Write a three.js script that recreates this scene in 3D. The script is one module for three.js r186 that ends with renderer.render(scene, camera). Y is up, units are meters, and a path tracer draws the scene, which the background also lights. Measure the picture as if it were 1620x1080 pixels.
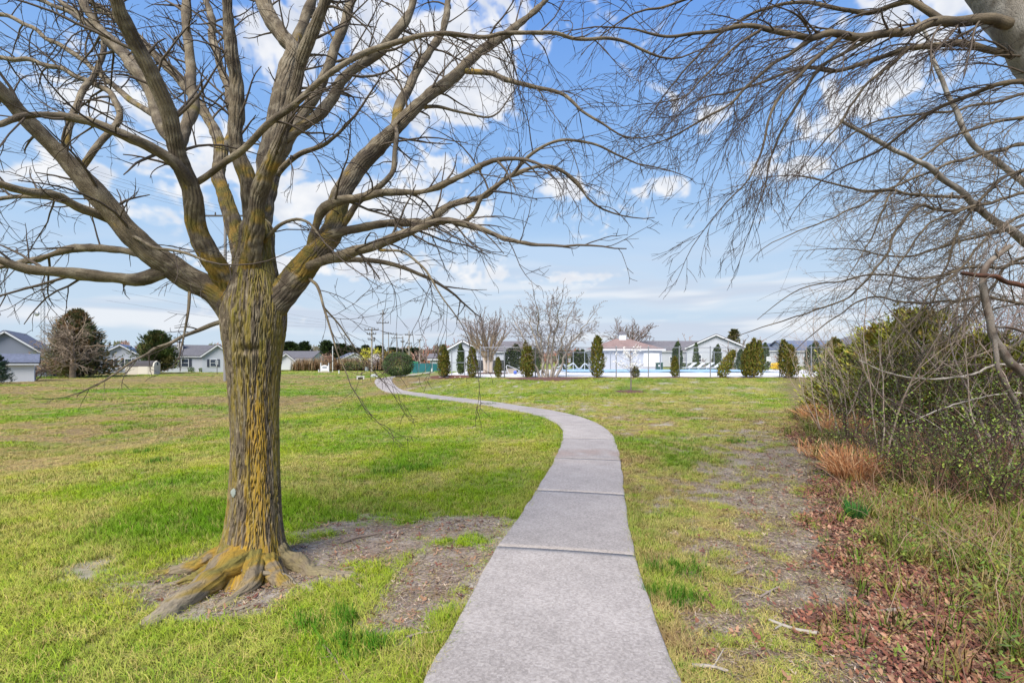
import * as THREE from 'three';
import { mergeGeometries } from 'three/addons/utils/BufferGeometryUtils.js';

// ---------------------------------------------------------------- camera, sky, sun, exposure
const W = 1620, Hh = 1080, EYE = 1.9, FOCAL = 760, HORIZON = 570;
const EXPOSURE = 1.5;
const scene = new THREE.Scene();
const camera = new THREE.PerspectiveCamera(2 * Math.atan(HORIZON / FOCAL) * 180 / Math.PI, W / (2 * HORIZON), 0.05, 3000);
camera.position.set(0, EYE, 0);
camera.setViewOffset(W, 2 * HORIZON, 0, 0, W, Hh);
camera.updateProjectionMatrix();
const renderer = new THREE.WebGLRenderer({ antialias: true });
renderer.setSize(1024, 682);
renderer.toneMapping = THREE.LinearToneMapping;
renderer.toneMappingExposure = EXPOSURE;
renderer.shadowMap.enabled = true;

const sun = new THREE.DirectionalLight(new THREE.Color(1.0, 0.95, 0.87), 4.6);
sun.position.set(-20, 66, 52);
sun.castShadow = true;
sun.shadow.radius = 70;
sun.shadow.mapSize.set(4096, 4096);
Object.assign(sun.shadow.camera, { left: -80, right: 80, top: 80, bottom: -80, near: 1, far: 300 });
scene.add(sun, sun.target);

// ---------------------------------------------------------------- seeded random and noise
function rng(seed) {
  let s = seed | 0;
  return () => { s = (s + 0x6d2b79f5) | 0; let t = Math.imul(s ^ (s >>> 15), 1 | s); t = (t + Math.imul(t ^ (t >>> 7), 61 | t)) ^ t; return ((t ^ (t >>> 14)) >>> 0) / 4294967296; };
}
const PERM = new Uint8Array(1024), GRAD = new Float32Array(1024);
{
  const r = rng(77), p = Array.from({ length: 256 }, (_, i) => i);
  for (let i = 255; i > 0; i--) { const j = Math.floor(r() * (i + 1)); [p[i], p[j]] = [p[j], p[i]]; }
  for (let i = 0; i < 1024; i++) { PERM[i] = p[i & 255]; GRAD[i] = r() * 2 - 1; }
}
const fade = (t) => t * t * t * (t * (t * 6 - 15) + 10);
function n2(x, y) { // value noise, -1..1
  const ix = Math.floor(x), iy = Math.floor(y), fx = fade(x - ix), fy = fade(y - iy), X = ix & 255, Y = iy & 255;
  const a = PERM[X + PERM[Y]], b = PERM[((X + 1) & 255) + PERM[Y]], c = PERM[X + PERM[(Y + 1) & 255]], d = PERM[((X + 1) & 255) + PERM[(Y + 1) & 255]];
  return (GRAD[a] * (1 - fx) + GRAD[b] * fx) * (1 - fy) + (GRAD[c] * (1 - fx) + GRAD[d] * fx) * fy;
}
function n3(x, y, z) {
  const iz = Math.floor(z), f = fade(z - iz);
  return n2(x + iz * 37.13, y + iz * 17.7) * (1 - f) + n2(x + (iz + 1) * 37.13, y + (iz + 1) * 17.7) * f;
}
function fbm(x, y, o = 4) { let s = 0, a = 0.5; for (let i = 0; i < o; i++) { s += a * n2(x, y); x = x * 2.03 + 11.3; y = y * 2.03 + 5.7; a *= 0.5; } return s; }
const sstep = (a, b, x) => { const t = Math.min(1, Math.max(0, (x - a) / (b - a))); return t * t * (3 - 2 * t); };
const mix = (a, b, t) => a + (b - a) * t;
const mix3 = (a, b, t) => [mix(a[0], b[0], t), mix(a[1], b[1], t), mix(a[2], b[2], t)];
const clamp = (x, a, b) => Math.min(b, Math.max(a, x));
const lin = (c) => (c <= 0.04045 ? c / 12.92 : ((c + 0.055) / 1.055) ** 2.4);
const srgb = (r, g, b) => [lin(r / 255), lin(g / 255), lin(b / 255)];
const V = (x, y, z) => new THREE.Vector3(x, y, z);

// ---------------------------------------------------------------- sky: air and clouds over the whole dome
{
  const SW = 3072, SH = 1536, data = new Float32Array(SW * SH * 4), rad = Math.PI / 180;
  const ramp = [[0, srgb(206, 223, 238)], [6, srgb(198, 220, 241)], [14, srgb(176, 209, 245)], [24, srgb(142, 186, 242)], [38, srgb(106, 158, 235)], [60, srgb(84, 138, 224)], [90, srgb(74, 126, 214)]];
  const air = (el) => { for (let i = 1; i < ramp.length; i++) if (el <= ramp[i][0]) return mix3(ramp[i - 1][1], ramp[i][1], (el - ramp[i - 1][0]) / (ramp[i][0] - ramp[i - 1][0])); return ramp[6][1]; };
  // single cumulus: azimuth, elevation, half width, half height (degrees), thickness
  const puffs = [[5.9, 19.5, 2.6, 1.5, 0.62], [9.4, 19.0, 2.0, 1.1, 0.3], [18, 19.0, 3.4, 1.5, 0.72], [29, 19.1, 2.4, 0.9, 0.5], [33, 19.6, 4, 1.4, 0.5], [21.5, 26.2, 3.6, 3.2, 0.55], [37.3, 24, 4.6, 2.4, 0.7], [33, 22.6, 3, 2, 0.35], [41, 29.4, 6, 3.6, 0.75], [10.5, 34.5, 3, 2.6, 0.4],
    [-12, 33, 8, 5.5, 0.75], [-3.5, 32.5, 5, 6, 0.7], [-6, 27.5, 5, 2.2, 0.5], [-16, 26.5, 6, 2.6, 0.6], [-26, 33, 6, 6, 0.75], [-10, 21.5, 4.5, 1.8, 0.45], [-12, 17, 7, 2.4, 0.8], [-22, 16.5, 8, 2.8, 0.8], [-5, 16.4, 5, 1.5, 0.6], [-33, 20, 6, 2.6, 0.7], [-41, 15, 7, 2.6, 0.7], [-41, 23, 4, 2, 0.6], [-30, 10, 9, 1.6, 0.6], [-14, 10.5, 8, 1.5, 0.6], [6, 9.8, 9, 0.9, 0.5],
    [75, 28, 12, 5, 0.7], [105, 22, 10, 4, 0.7], [140, 33, 12, 6, 0.75], [175, 20, 10, 4, 0.7], [-80, 30, 12, 6, 0.75], [-110, 20, 9, 3, 0.7], [-150, 36, 12, 5, 0.75], [60, 50, 10, 7, 0.7], [-60, 55, 14, 8, 0.7], [150, 60, 14, 9, 0.7]];
  for (let row = 0; row < SH; row++) {
    const el = ((row + 0.5) / SH - 0.5) * 180, y = Math.sin(el * rad), c = Math.cos(el * rad);
    for (let col = 0; col < SW; col++) {
      const o = (row * SW + col) * 4;
      let rgb = air(Math.max(0, el));
      if (el > -0.5) {
        const th = ((col + 0.5) / SW - 0.5) * 2 * Math.PI, x = c * Math.cos(th), z = c * Math.sin(th), az = Math.atan2(x, -z) / rad;
        const k = 1 / (y + 0.09), px = x * k, pz = z * k;
        const wx = fbm(az * 0.11 + 40, el * 0.16, 3), wy = fbm(az * 0.11 + 90, el * 0.16 + 7, 3);
        const det = fbm(az * 0.3 + wx * 2.2 + 13, el * 0.42 + wy * 2.2, 6) + 0.25 * fbm(az * 1.5, el * 2.1, 4);
        let d = -0.62;
        for (const p of puffs) {
          let da = az - p[0]; if (da > 180) da -= 360; if (da < -180) da += 360;
          if (Math.abs(da) > p[2] * 2.6) continue;
          const de = el - p[1], q = (da / p[2]) ** 2 + (de / (de < 0 ? p[3] * 0.75 : p[3])) ** 2;
          if (q < 7) d += (p[4] + 0.42) * Math.exp(-q * 0.75);
        }
        const dens = d + det * 1.15;
        const a = sstep(-0.04, 0.62, dens);
        // high thin veil broken into streaks, thicker toward the horizon
        const veil = sstep(-0.12, 0.62, fbm(px * 0.42 + 3, pz * 0.9 + 1, 5) + 0.16) * 0.2 * sstep(46, 8, el);
        const band = sstep(0.02, 0.55, fbm(az * 0.035 + wx * 0.7 + 5, el * 0.55 + wy * 0.8 + 2, 5) + 0.12 * sstep(12, 3, el)) * sstep(14, 6, el) * 0.75;
        rgb = mix3(rgb, srgb(238, 243, 250), veil);
        const under = sstep(-0.15, 0.35, fbm(az * 0.06 + 21, el * 0.8 + 4, 4));
        rgb = mix3(rgb, mix3(srgb(244, 246, 250), srgb(206, 216, 233), under), band);
        const thick = sstep(0.1, 0.9, dens), puffShade = fbm(az * 0.34 + 70, el * 0.6 + 9, 4);
        const cloud = mix3(srgb(252, 252, 253), srgb(216, 223, 236), clamp(thick * 0.45 + puffShade * 0.9, 0, 1));
        rgb = mix3(rgb, cloud, a * 0.92);
      }
      for (let q = 0; q < 3; q++) data[o + q] = rgb[q] / EXPOSURE;
      data[o + 3] = 1;
    }
  }
  const sky = new THREE.DataTexture(data, SW, SH, THREE.RGBAFormat, THREE.FloatType);
  sky.mapping = THREE.EquirectangularReflectionMapping;
  sky.magFilter = THREE.LinearFilter; sky.minFilter = THREE.LinearFilter;
  sky.needsUpdate = true;
  scene.background = sky; scene.environment = sky;
}

// ---------------------------------------------------------------- helpers: naming, building
const taken = new Map();
function numbered(name) { const k = taken.get(name) || 0; taken.set(name, k + 1); return k ? name + '_' + String(k).padStart(3, '0') : name; }
function shadows(o) { o.traverse((m) => { if (m.isMesh) { m.castShadow = true; m.receiveShadow = true; } }); return o; }
function tag(o, label, category, group, kind) { o.userData = { ...o.userData, label, category }; if (group) o.userData.group = group; if (kind) o.userData.kind = kind; return o; }
function thing(name, label, category, pos = [0, 0, 0], turn = 0, group) {
  const o = new THREE.Group(); o.name = numbered(name); o.position.set(...pos); o.rotation.y = turn;
  scene.add(o); return tag(o, label, category, group);
}
function part(name, geo, mat, parent) { const m = new THREE.Mesh(geo, mat); m.name = parent === scene ? numbered(name) : name; m.castShadow = m.receiveShadow = true; parent.add(m); return m; }
function dup(root, pos, turn, scale, label, group) {
  const r = root.clone(); r.name = numbered(root.name.replace(/_\d{3}$/, '')); scene.add(r);
  r.userData = { ...root.userData };
  r.position.set(...pos); r.rotation.y = turn; if (scale) Array.isArray(scale) ? r.scale.set(...scale) : r.scale.setScalar(scale);
  if (label) r.userData.label = label; if (group) r.userData.group = group;
  return r;
}
const COL = (c) => new THREE.Color().setRGB(c[0], c[1], c[2]);
function M(c, rough = 0.8, extra = {}) { return new THREE.MeshStandardMaterial({ color: COL(c), roughness: rough, metalness: 0, ...extra }); }
const vcMat = (rough = 0.9, extra = {}) => new THREE.MeshStandardMaterial({ color: 0xffffff, vertexColors: true, roughness: rough, side: THREE.DoubleSide, ...extra });
class Buf {
  constructor() { this.p = []; this.n = []; this.u = []; this.c = []; this.i = []; }
  get size() { return this.p.length / 3; }
  v(x, y, z, nx, ny, nz, u, w, c) { this.p.push(x, y, z); this.n.push(nx, ny, nz); this.u.push(u, w); this.c.push(c[0], c[1], c[2]); return this.p.length / 3 - 1; }
  geo() {
    const g = new THREE.BufferGeometry();
    g.setAttribute('position', new THREE.Float32BufferAttribute(this.p, 3));
    g.setAttribute('normal', new THREE.Float32BufferAttribute(this.n, 3));
    g.setAttribute('uv', new THREE.Float32BufferAttribute(this.u, 2));
    g.setAttribute('color', new THREE.Float32BufferAttribute(this.c, 3));
    g.setIndex(this.i); return g;
  }
}
const T1 = V(0, 0, 0), T2 = V(0, 0, 0), T3 = V(0, 0, 0), TV = V(0, 0, 0);
// tapered tube along points; colour(t, point) gives the bark colour
function tube(buf, pts, rad, sides, color, uScale = 1) {
  const n = pts.length; let nx = 0.3, ny = 0.2, nz = 0.93, len = 0, base = buf.size;
  for (let i = 0; i < n; i++) {
    const a = pts[Math.max(0, i - 1)], b = pts[Math.min(n - 1, i + 1)];
    T1.subVectors(b, a).normalize();
    T2.set(nx, ny, nz).addScaledVector(T1, -(nx * T1.x + ny * T1.y + nz * T1.z));
    if (T2.lengthSq() < 1e-6) T2.set(T1.y, T1.z, T1.x).addScaledVector(T1, -(T1.y * T1.x + T1.z * T1.y + T1.x * T1.z));
    T2.normalize(); nx = T2.x; ny = T2.y; nz = T2.z; T3.crossVectors(T1, T2);
    if (i) len += pts[i].distanceTo(pts[i - 1]);
    const r = rad[i], each = sides > 8 && typeof color === 'function'; let cc = typeof color === 'function' ? color(i / (n - 1), pts[i], r) : color;
    for (let s = 0; s <= sides; s++) {
      const q = (s / sides) * Math.PI * 2, cs = Math.cos(q), sn = Math.sin(q);
      const dx = T2.x * cs + T3.x * sn, dy = T2.y * cs + T3.y * sn, dz = T2.z * cs + T3.z * sn;
      if (each) cc = color(i / (n - 1), TV.set(pts[i].x + dx * r, pts[i].y + dy * r, pts[i].z + dz * r), r);
      buf.v(pts[i].x + dx * r, pts[i].y + dy * r, pts[i].z + dz * r, dx, dy, dz, (s / sides) * Math.PI * 2 * rad[0] * uScale, len * uScale, cc);
    }
  }
  const row = sides + 1;
  if (sides > 6) for (const e of [0, n - 1]) { // closed ends
    T1.subVectors(pts[e ? n - 1 : 0], pts[e ? n - 2 : 1]).normalize(); const q = pts[e], k = base + e * row, ci = buf.v(q.x + T1.x * rad[e] * 0.25, q.y + T1.y * rad[e] * 0.25, q.z + T1.z * rad[e] * 0.25, T1.x, T1.y, T1.z, 0, 0, buf.c.slice(k * 3, k * 3 + 3));
    for (let s = 0; s < sides; s++) e ? buf.i.push(k + s, k + s + 1, ci) : buf.i.push(k + s + 1, k + s, ci);
  }
  for (let i = 0; i < n - 1; i++) for (let s = 0; s < sides; s++) {
    const a = base + i * row + s, b = a + 1, c = a + row, d = c + 1;
    buf.i.push(a, b, d, a, d, c);
  }
}
const sidesFor = (r) => (r > 0.05 ? 12 : r > 0.02 ? 8 : r > 0.008 ? 5 : r > 0.0035 ? 4 : 3);
function rotAbout(v, axis, ang) { return v.clone().applyAxisAngle(axis, ang); }
function perp(v, r) { const a = V(r() - 0.5, r() - 0.5, r() - 0.5); a.addScaledVector(v, -a.dot(v) / v.lengthSq()); return a.normalize(); }
function sweep(points, step) { // smooth curve through points, even spacing
  const c = new THREE.CatmullRomCurve3(points, false, 'centripetal'); const L = c.getLength();
  const n = Math.max(3, Math.ceil(L / step)); c.arcLengthDivisions = n * 4; return c.getSpacedPoints(n);
}
const DISC = { c: [0, 0, 0] };
// one sight line of the survey: pixel of the photograph and distance give the place of a thing
const at = (px, py, d) => V((px - 810) / FOCAL * d, EYE - (py - HORIZON) / FOCAL * d, -d);

// ---------------------------------------------------------------- lie of the land
const swaleX = (d) => -10.2 + ((d - 15) / 14) ** 2 * 2.0;
function land(x, z) {
  const d = -z, dd = Math.max(0, d);
  let h = 0.42 * Math.exp(-((dd / 4.6) ** 2));
  h += 0.55 * sstep(27, 37.2, d) * sstep(-15.5, -8, x);         // bank up to the pool deck
  const s = (x - swaleX(d)) / 1.5;                                // shallow drainage swale along the left lawn
  h -= 0.10 * Math.exp(-s * s) * sstep(4, 9, d) * sstep(60, 40, d);
  if (d < 60) h += 0.02 * n2(x * 0.7, z * 0.7) + 0.009 * n2(x * 2.3, z * 2.3);
  return h;
}
// ---------------------------------------------------------------- the path's run and the masks of the ground
const pathPts = [[-0.75, -5], [-0.36, -2], [-0.12, 0], [0.2, 2.34], [0.47, 4.22], [0.94, 6.67], [1.43, 9.08], [1.66, 10.4], [1.92, 12.3], [1.93, 14.4], [1.47, 16.5], [0.1, 19.2], [-1.95, 22.2], [-4.4, 25.3], [-6.9, 29], [-8.95, 33.5], [-10.1, 40], [-9.8, 47], [-8.8, 56]];
const pathCurve = new THREE.CatmullRomCurve3(pathPts.map(([x, d]) => V(x, 0, -d)), false, 'centripetal');
pathCurve.arcLengthDivisions = 800;
const pathLine = pathCurve.getSpacedPoints(420), PATH_HALF = 0.61;
function pathDist(x, z) { let m = 1e9; for (const p of pathLine) { const q = (p.x - x) ** 2 + (p.z - z) ** 2; if (q < m) m = q; } return Math.sqrt(m); }
const litterPts = [[-3, -0.9], [0, 1.0], [2.3, 2.36], [5.4, 3.86], [8.5, 6.0], [12, 7.2], [20, 11.6], [30, 16.5], [60, 34]];
function litterX(d) { for (let i = 1; i < litterPts.length; i++) if (d <= litterPts[i][0]) { const [a, b] = [litterPts[i - 1], litterPts[i]]; return mix(a[1], b[1], (d - a[0]) / (b[0] - a[0])); } return 99; }
const TREE = V(-2.13, 0, -3.95);
function masks(x, z, pd) {
  const d = -z, lx = litterX(d), side = x - (pathLineX(d));
  const nA = fbm(x * 0.55 + 7, z * 0.55, 4), nB = fbm(x * 1.7 + 31, z * 1.7, 4), nC = fbm(x * 4.3, z * 4.3 + 9, 3), nF = fbm(x * 11 + 3, z * 11, 2);
  // bare soil beside the tree and beside the path
  const e1 = 1 - Math.hypot((x + 1.35) / 0.85, (d - 4.35) / 0.75), e2 = 1 - Math.hypot((x + 0.55) / 0.55, (d - 3.75) / 1.15), e3 = 1 - Math.hypot((x - TREE.x) / 0.85, (d - 3.85) / 0.75), e4 = 1 - Math.hypot((x + 1.0) / 1.3, (d - 5.0) / 0.6), e5 = 1 - Math.hypot((x + 2.6) / 0.9, (d - 3.9) / 0.25);
  let dirt = Math.max(e1 * 1.7, e2 * 1.6, e3 * 0.9, e4 * 1.1, e5 * 0.5, -0.5) + nB * 0.8 + nC * 0.4;
  dirt = sstep(0.02, 0.55, dirt + nF * 0.25);
  let litter = 0, under = 0;
  if (d < 45 && side > 0) {
    const g = lx - x, width = mix(1.35, 2.8, sstep(3, 12, d));
    const soil = sstep(width * 1.6, width * 0.4, g) * sstep(15, 8, d);
    dirt = Math.max(dirt, sstep(0.22, 0.86, soil * 0.86 + nB * 0.8 + nC * 0.9 + nF * 0.4) * sstep(0.7, 0.95, pd));
    litter = sstep(0.62, 0.0, Math.abs(g + 0.1) - mix(0.34, 0.16, sstep(3, 6, d)) + nB * 0.5) * sstep(16, 10, d);
    under = sstep(-0.1, 0.7, -g + nB * 0.6);
    litter = Math.max(litter, under * 0.55);
    dirt *= 1 - under;
  }
  // worn, dry and brown strips of the far left lawn
  const sw = (x - swaleX(d)) / 1.6, wander = nA * 1.8;
  let brown = Math.exp(-((sw - 0.5 + wander * 0.4) ** 2) * 1.6) * (0.95 + nB * 1.1) * sstep(5, 8, d) * sstep(45, 26, d);
  if (x < swaleX(d)) {
    brown = Math.max(brown, sstep(-0.12, 0.14, fbm(x * 0.09 + 3, z * 0.33 + 8, 4) + nB * 0.5 + nC * 0.2) * sstep(7, 12, d));
    brown = Math.max(brown, sstep(34, 38, d) * sstep(52, 44, d) * (0.45 + nA * 0.9));
  }
  // straw-coloured thatch
  let dry = sstep(-0.1, 0.5, nA * 0.8 + nB * 0.5 + 0.02) * 0.55;
  if (side > 0) dry = Math.max(dry, sstep(-0.35, 0.35, nA * 0.9 + nB * 0.5 + 0.1 * sstep(3, 8, side)) * mix(0.82, 0.62, sstep(18, 30, d)));
  if (side > 0 && d > 22) dry *= mix(1, sstep(-0.3, 0.3, fbm(x * 0.12 + 4, z * 0.35, 3) + 0.1 + (x - 8) * 0.03), 0.75);
  if (side > 0) dry = Math.max(dry, 0.8 * sstep(3.6, 1.4, lx - x) * sstep(22, 12, d));
  dry = Math.max(dry, sstep(4.5, 3, d) * 0.3);
  const edge = sstep(0.5, 0.06, Math.abs(pd - 0.72));            // lusher fringe along the slabs
  const lush = sstep(0.0, 0.5, fbm(x * 0.3 + 60, z * 0.3 + 3, 4) + nB * 0.3 + edge * 0.1);
  return { dirt: clamp(dirt, 0, 1), litter: clamp(litter, 0, 1), under, brown: clamp(brown, 0, 1), dry: clamp(dry, 0, 1), lush, nA, nB, nC, nF, side };
}
function pathLineX(d) { for (let i = 1; i < pathPts.length; i++) if (d <= pathPts[i][1]) { const [a, b] = [pathPts[i - 1], pathPts[i]]; return mix(a[0], b[0], (d - a[1]) / (b[1] - a[1])); } return -8; }
const C = {
  grass: srgb(112, 143, 22), yellow: srgb(152, 161, 36), lush: srgb(80, 130, 18), straw: srgb(180, 158, 98), brown: srgb(140, 112, 80),
  soil: srgb(140, 120, 108), sand: srgb(182, 170, 160), rot: srgb(96, 66, 50),
};
function turfColor(m, x, z) {
  const d = -z, stripe = 0.5 + 0.5 * Math.sin((x * 0.92 + z * 0.38) * 2 * Math.PI / 2.2);
  let c = mix3(C.grass, C.yellow, clamp(0.42 + m.nA * 0.9 + (stripe - 0.5) * 0.5 * sstep(5, 9, d), 0, 1));
  c = mix3(c, C.lush, m.lush * 0.42);
  if (x < swaleX(d) - 0.5) c = mix3(c, C.lush, 0.35);
  c = mix3(c, C.straw, clamp(m.dry * (0.72 + 1.1 * m.nC), 0, 0.9));
  if (m.side > 0 && d < 26) c = mix3(c, C.brown, clamp(m.dry * (0.35 + 1.5 * m.nC + 0.9 * m.nB), 0, 0.8) * sstep(26, 14, d));
  c = mix3(c, C.brown, m.brown * 0.85);
  return c;
}
function groundColor(x, z) {
  const d = -z;
  if (d > 75 || Math.abs(x) > 90 || d < -8) { const k = fbm(x * 0.06, z * 0.1, 4); return mix3(mix3(C.grass, C.yellow, 0.5), C.straw, clamp(0.2 + k, 0, 0.6)); }
  const pd = d < 58 && x > -14 && x < 6 ? pathDist(x, z) : 9, m = masks(x, z, pd);
  let c = turfColor(m, x, z);
  c = mix3(c, C.brown, (0.28 + 0.2 * m.nF) * sstep(60, 24, d));
  const soil = mix3(C.soil, C.sand, clamp((x < 0.3 ? 0.55 : 0.25) + m.nB * 1.2 + m.nC * 0.6, 0, 1));
  c = mix3(c, soil, m.dirt);
  c = mix3(c, C.rot, Math.max(m.litter * 0.8, m.under * 0.6));
  return c;
}
// tiled grain for the turf and soil: blades, thatch and crumbs
function grainTexture(size, seed, make, srgbMap) {
  const a = new Uint8Array(size * size * 4); const r = rng(seed);
  make(a, size, r);
  const t = new THREE.DataTexture(a, size, size); t.wrapS = t.wrapT = THREE.RepeatWrapping; t.magFilter = THREE.LinearFilter; t.minFilter = THREE.LinearMipmapLinearFilter; t.generateMipmaps = true;
  if (srgbMap) t.colorSpace = THREE.SRGBColorSpace; t.needsUpdate = true; return t;
}
function tiling(size, freq, oct, seed) { // periodic value noise 0..1
  const f = new Float32Array(size * size); let amp = 0.5, tot = 0;
  for (let o = 0; o < oct; o++) {
    const n = freq << o, r = rng(seed + o * 101), g = new Float32Array(n * n).map(() => r());
    for (let y = 0; y < size; y++) for (let x = 0; x < size; x++) {
      const u = x / size * n, v = y / size * n, ix = Math.floor(u), iy = Math.floor(v), fx = fade(u - ix), fy = fade(v - iy), x1 = (ix + 1) % n, y1 = (iy + 1) % n;
      f[y * size + x] += amp * ((g[iy * n + ix] * (1 - fx) + g[iy * n + x1] * fx) * (1 - fy) + (g[y1 * n + ix] * (1 - fx) + g[y1 * n + x1] * fx) * fy);
    }
    tot += amp; amp *= 0.6;
  }
  return f.map((v) => v / tot);
}
const turfGrain = grainTexture(1024, 5, (a, S, r) => {
  const n = tiling(S, 16, 5, 3);
  for (let i = 0; i < S * S; i++) { const v = 190 + (n[i] - 0.5) * 110; a[i * 4] = v; a[i * 4 + 1] = v; a[i * 4 + 2] = v * 0.97; a[i * 4 + 3] = 255; }
  for (let k = 0; k < 26000; k++) { // blades and bits of thatch
    let x = r() * S, y = r() * S; const an = r() * 6.28, L = 5 + r() * 16, g = 120 + r() * 135, w = r() < 0.5;
    for (let s = 0; s < L; s++) { const i = ((Math.floor(y + Math.sin(an) * s) + S) % S * S + (Math.floor(x + Math.cos(an) * s) + S) % S) * 4; a[i] = g; a[i + 1] = w ? g : Math.min(255, g * 1.04); a[i + 2] = g * 0.88; }
  }
}, false);
{
  const xs = [], ds = [], NX = 290, NZ = 320;
  for (let i = 0; i <= NX; i++) { const t = i / NX * 2 - 1; xs.push(Math.sign(t) * 3.4 * Math.sinh(Math.abs(t) * Math.asinh(900 / 3.4))); }
  for (let i = 0; i <= NZ; i++) { const t = i / NZ; ds.push(-14 + 15.5 * Math.min(1, t / 0.12) + (t > 0.12 ? 3.2 * Math.sinh((t - 0.12) / 0.88 * Math.asinh(1400 / 3.2)) : 0)); }
  const b = new Buf();
  for (const d of ds) for (const x of xs) b.v(x, land(x, -d), -d, 0, 1, 0, x / 1.6, -d / 1.6, groundColor(x, -d));
  const row = NX + 1;
  for (let j = 0; j < NZ; j++) for (let i = 0; i < NX; i++) { const p = j * row + i; b.i.push(p, p + 1, p + row + 1, p, p + row + 1, p + row); }
  const g = b.geo(); g.computeVertexNormals();
  const m = part('ground', g, new THREE.MeshStandardMaterial({ vertexColors: true, map: turfGrain, bumpMap: turfGrain, bumpScale: 0.012, roughness: 0.95 }), scene);
  tag(m, 'mown lawn and bare soil running out to the houses', 'ground', null, 'structure');
}
console.log('ground');

// ---------------------------------------------------------------- concrete path, slab by slab
const concreteGrain = grainTexture(1024, 9, (a, S, r) => {
  const n = tiling(S, 4, 6, 17), f = tiling(S, 64, 3, 23);
  for (let i = 0; i < S * S; i++) { const v = 180 + (n[i] - 0.5) * 34 + (f[i] - 0.5) * 60; a[i * 4] = v + 2; a[i * 4 + 1] = v - 3; a[i * 4 + 2] = v - 6; a[i * 4 + 3] = 255; }
  for (let k = 0; k < 30000; k++) { const i = Math.floor(r() * S * S) * 4, g = r() < 0.62 ? -46 - r() * 50 : 40 + r() * 36; for (const q of [0, 4]) for (let c = 0; c < 3; c++) a[(i + q) % (S * S * 4) + c] = clamp(a[(i + q) % (S * S * 4) + c] + g, 0, 255); }
  for (let k = 0; k < 60; k++) { let x = r() * S, y = r() * S, an = r() * 6.28; const L = 40 + r() * 200; for (let s = 0; s < L; s++) { an += (r() - 0.5) * 0.08; x += Math.cos(an); y += Math.sin(an); const i = ((Math.floor(y) + S) % S * S + (Math.floor(x) + S) % S) * 4; for (let c = 0; c < 3; c++) a[i + c] = clamp(a[i + c] + 26, 0, 255); } }
}, true);
const pathGroup = new THREE.Group(); pathGroup.name = 'path'; scene.add(pathGroup);
tag(pathGroup, 'grey concrete footpath of jointed slabs winding across the lawn', 'path', null, 'structure');
{
  const total = pathCurve.getLength(); let a0 = 0, best = 9;
  for (let s = 0; s < total; s += 0.02) { const p = pathCurve.getPointAt(s / total), q = Math.abs(-p.z - 4.24); if (q < best) { best = q; a0 = s; } }
  const spacing = 2.44, gap = 0.009;
  const start = a0 - Math.floor(a0 / spacing) * spacing;
  const mats = [0, 1, 2].map((k) => new THREE.MeshStandardMaterial({ vertexColors: true, map: concreteGrain, bumpMap: concreteGrain, bumpScale: 0.004, roughness: 0.92, color: COL([[0.66, 0.62, 0.585], [0.695, 0.65, 0.61], [0.73, 0.685, 0.64]][k]) }));
  const prof = [[-1, -0.13], [-1, -0.012], [-0.985, 0], [-0.95, 0.001], [-0.8, 0.002], [-0.55, 0.004], [-0.25, 0.005], [0, 0.006], [0.25, 0.005], [0.55, 0.004], [0.8, 0.002], [0.95, 0.001], [0.985, 0], [1, -0.012], [1, -0.13]];
  for (let k = 0, s = start; s + spacing < total; s += spacing, k++) {
    const b = new Buf(), N = 24, P = prof.length;
    for (let j = -1; j <= N + 1; j++) {
      const jj = clamp(j, 0, N), sv = s + gap / 2 + (spacing - gap) * jj / N, t = sv / total, p = pathCurve.getPointAt(t), tg = pathCurve.getTangentAt(t), nx = -tg.z, nz = tg.x;
      const down = j < 0 || j > N;
      for (let q = 0; q < P; q++) {
        const [w, hh] = prof[q], off = w * PATH_HALF + 0.014 * Math.sign(w) * n2(sv * 3.1 + (w > 0 ? 50 : 0), 4) * (Math.abs(w) > 0.9 ? 1 : 0), x = p.x + nx * off, z = p.z + nz * off;
        const base = (land(p.x + nx * 0.6, p.z + nz * 0.6) + land(p.x - nx * 0.6, p.z - nz * 0.6) + land(p.x, p.z)) / 3 + 0.035;
        const d = -z;
        // pinkish silt stain where water crosses the path, and washed pale fringe
        const st = sstep(0.55, 0.1, Math.abs(d - 9.75 + 0.25 * n2(x * 2.2, 3) + 0.5 * (x - 1.5) ** 2)) , pale = sstep(0.35, 0.1, Math.abs(d - 8.95 + 0.2 * n2(x * 3, 8)));
        let c = mix3([1, 1, 1], [0.86, 0.72, 0.66], st * 0.75 * sstep(-0.5, 0.3, n2(x * 6, z * 6) + 0.3)); c = mix3(c, [1.14, 1.1, 1.06], pale * 0.6);
        const blot = fbm(x * 1.3 + 8, z * 1.3, 4); c = c.map((v) => v * (1 + blot * 0.14));
        b.v(x, base + (down ? -0.13 : hh), z, 0, 1, 0, x / 0.9, z / 0.9, c);
      }
    }
    for (let j = 0; j < N + 2; j++) for (let q = 0; q < P - 1; q++) { const i = j * P + q; b.i.push(i, i + P, i + 1, i + 1, i + P, i + P + 1); }
    const g = b.geo(); g.computeVertexNormals();
    part('slab', g, mats[k % 3 === 1 ? 1 : k % 4 === 2 ? 2 : 0], pathGroup);
  }
}
console.log('path');

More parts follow.
